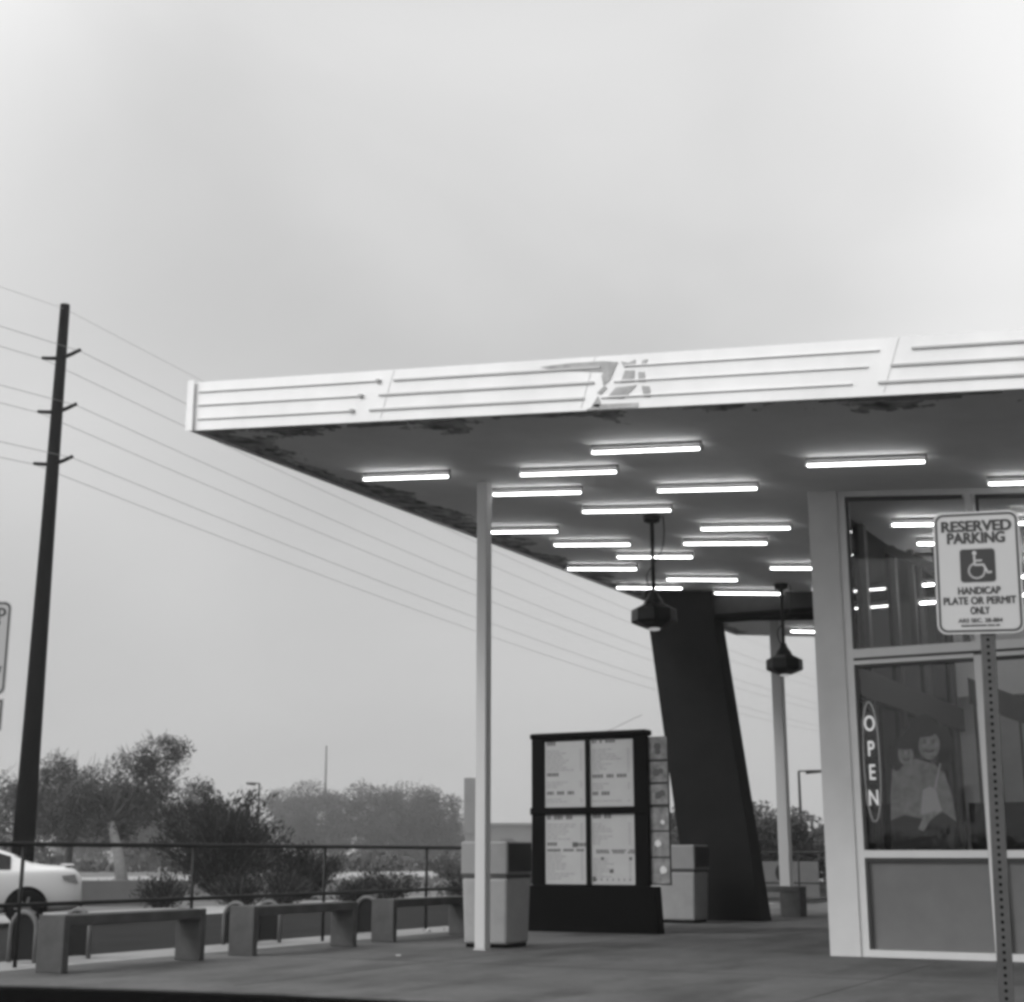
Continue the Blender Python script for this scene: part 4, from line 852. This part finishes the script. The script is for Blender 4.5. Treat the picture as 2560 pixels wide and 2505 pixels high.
b = MB(); b.box(-6, 6, -3, 3, 0, 2.6); b.box(-6.2, 6.2, -3.2, 3.2, 2.6, 2.8); o = b.build("far_shed", M['farbuild'], loc=(-56, 100, ZG)); o.rotation_euler = (0, 0, R(40)); tag(o, "hazy flat-roofed shed between the near white post and the menu board", "shed")
# van-like pale vehicle and bus-shelter shapes beyond the rail at right
t = thing("wall_with_disc", "low pale wall with a dark round mark beyond the far benches", "wall", (-14.3, 43.5, ZG), R(28)); b = MB(); b.box(-1.0, 1.0, -.08, .08, 0, 1.05); b.build("wall_panel", M['block'], t); b = MB(); b.prism([(-.1+.2*math.cos(2*math.pi*j/16), -.083, .72+.26*math.sin(2*math.pi*j/16)) for j in range(16)], (0, -.006, 0)); b.build("round_mark", M['rail'], t)
b = MB(); b.box(-2.4, 2.4, -.5, .5, .25, 1.05); o = b.build("pale_planter_wall", M['block'], loc=(-9.6, 45, ZG), bevel=.05); o.rotation_euler = (0, 0, R(20)); tag(o, "pale low wall behind the far railing at right", "wall")
shrub("dark bush behind the far railing at right", -10.6, 41.0, 1.0, 3.4, 1500, 'leafdark', 61, .09, "bush", "low_bush", "low bushes across the drive lane")
for i, (x, y) in enumerate(((-11.0, 18.35), (-11.25, 18.2), (-8.95, 13.9))):
    b = MB(); rn = random.Random(i); c0 = b.bm.verts.new((0, 0, .05)); ring = [b.bm.verts.new((.07*math.cos(a)*rn.uniform(.7, 1.2), .07*math.sin(a)*rn.uniform(.7, 1.2), rn.uniform(.0, .07))) for a in [k*math.pi/4 for k in range(8)]]
    for k in range(8): b.bm.faces.new((c0, ring[k], ring[(k+1) % 8]))
    o = b.build("paper_litter", M['litter'], loc=(x, y, .005)); o.scale = (1, 1, 1) if i < 2 else (.4, .4, .3)
    tag(o, ["crumpled white litter right of the rail post", "crumpled white litter left of the rail post", "tiny paper scrap on the open patio floor"][i], "litter", "bits of litter on the patio")
# across the lot, behind the camera: what the windows mirror
b = MB(); rn = random.Random(5)
for k, x in enumerate(range(-70, 90, 12)):
    b = MB(); hh = 2.2+rn.random()*2.0; t = thing("lot_tree", "tree at the far side of the parking lot", "tree", (x+rn.uniform(-3, 3), -62+rn.uniform(-5, 5), ZG), 0, "trees across the parking lot")
    leaves(b, [(0, 0, hh*.42, hh*.55), (3, 0, hh*.38, hh*.5), (-3, 0, hh*.38, hh*.5), (6, 0, hh*.3, hh*.4)], 3500, .28, rn, 0, .1, k); b.build("crown", M['leaf'], t)
    b = MB(); b.tube([(0, 0, 0), (0, 0, hh*.6)], .15, 6, .1); b.build("trunk", M['bark'], t)

# the misty backdrop really stands far off
for o in list(scene.objects):
    if o.parent is None and o.get("category") in ("tree", "mast", "shed", "sign", "pylon", "guy wire", "brush") and o.location.y > -1:
        if o.name.startswith("dry_brush"): D = 80
        elif o.name.startswith("guy_wire"): D = 80
        elif o.name.startswith("window") : continue
        else: D = math.hypot(o.location.x, o.location.y)
        if D < 70: continue
        k = 2.7 if D > 78 else 1.9
        if o.name.startswith(("dry_brush", "guy_wire")): k = 1.5
        o.location = (o.location.x*k, o.location.y*k, o.location.z*(1 if o.name != "guy_wire" else 0)); o.scale = (k, k, k)

# place the car: nearly side-on, rear to the right
ca = R(28.5 + 18.3)          # heading of the car's length (nose away to the left)
car.location = (-20.33, 20.68, ZG); car.rotation_euler = (0, 0, R(180 + 49))

# ------------------------------------------------------------------ haze
b = MB(); b.box(-950, 950, -950, 950, -1.2, 19); hz = b.build("haze", M['white']); struct(hz, "stuff")
hm = bpy.data.materials.new("misty_air"); hm.use_nodes = True; t = hm.node_tree; t.nodes.remove(t.nodes["Principled BSDF"])
v = t.nodes.new("ShaderNodeVolumePrincipled"); v.inputs["Density"].default_value = 0.0009; v.inputs["Anisotropy"].default_value = 0.6; v.inputs["Color"].default_value = (.92, .92, .92, 1)
t.links.new(v.outputs[0], t.nodes["Material Output"].inputs["Volume"]); hz.data.materials.clear(); hz.data.materials.append(hm); tag(hz, "pale mist hanging over the whole scene", "haze")
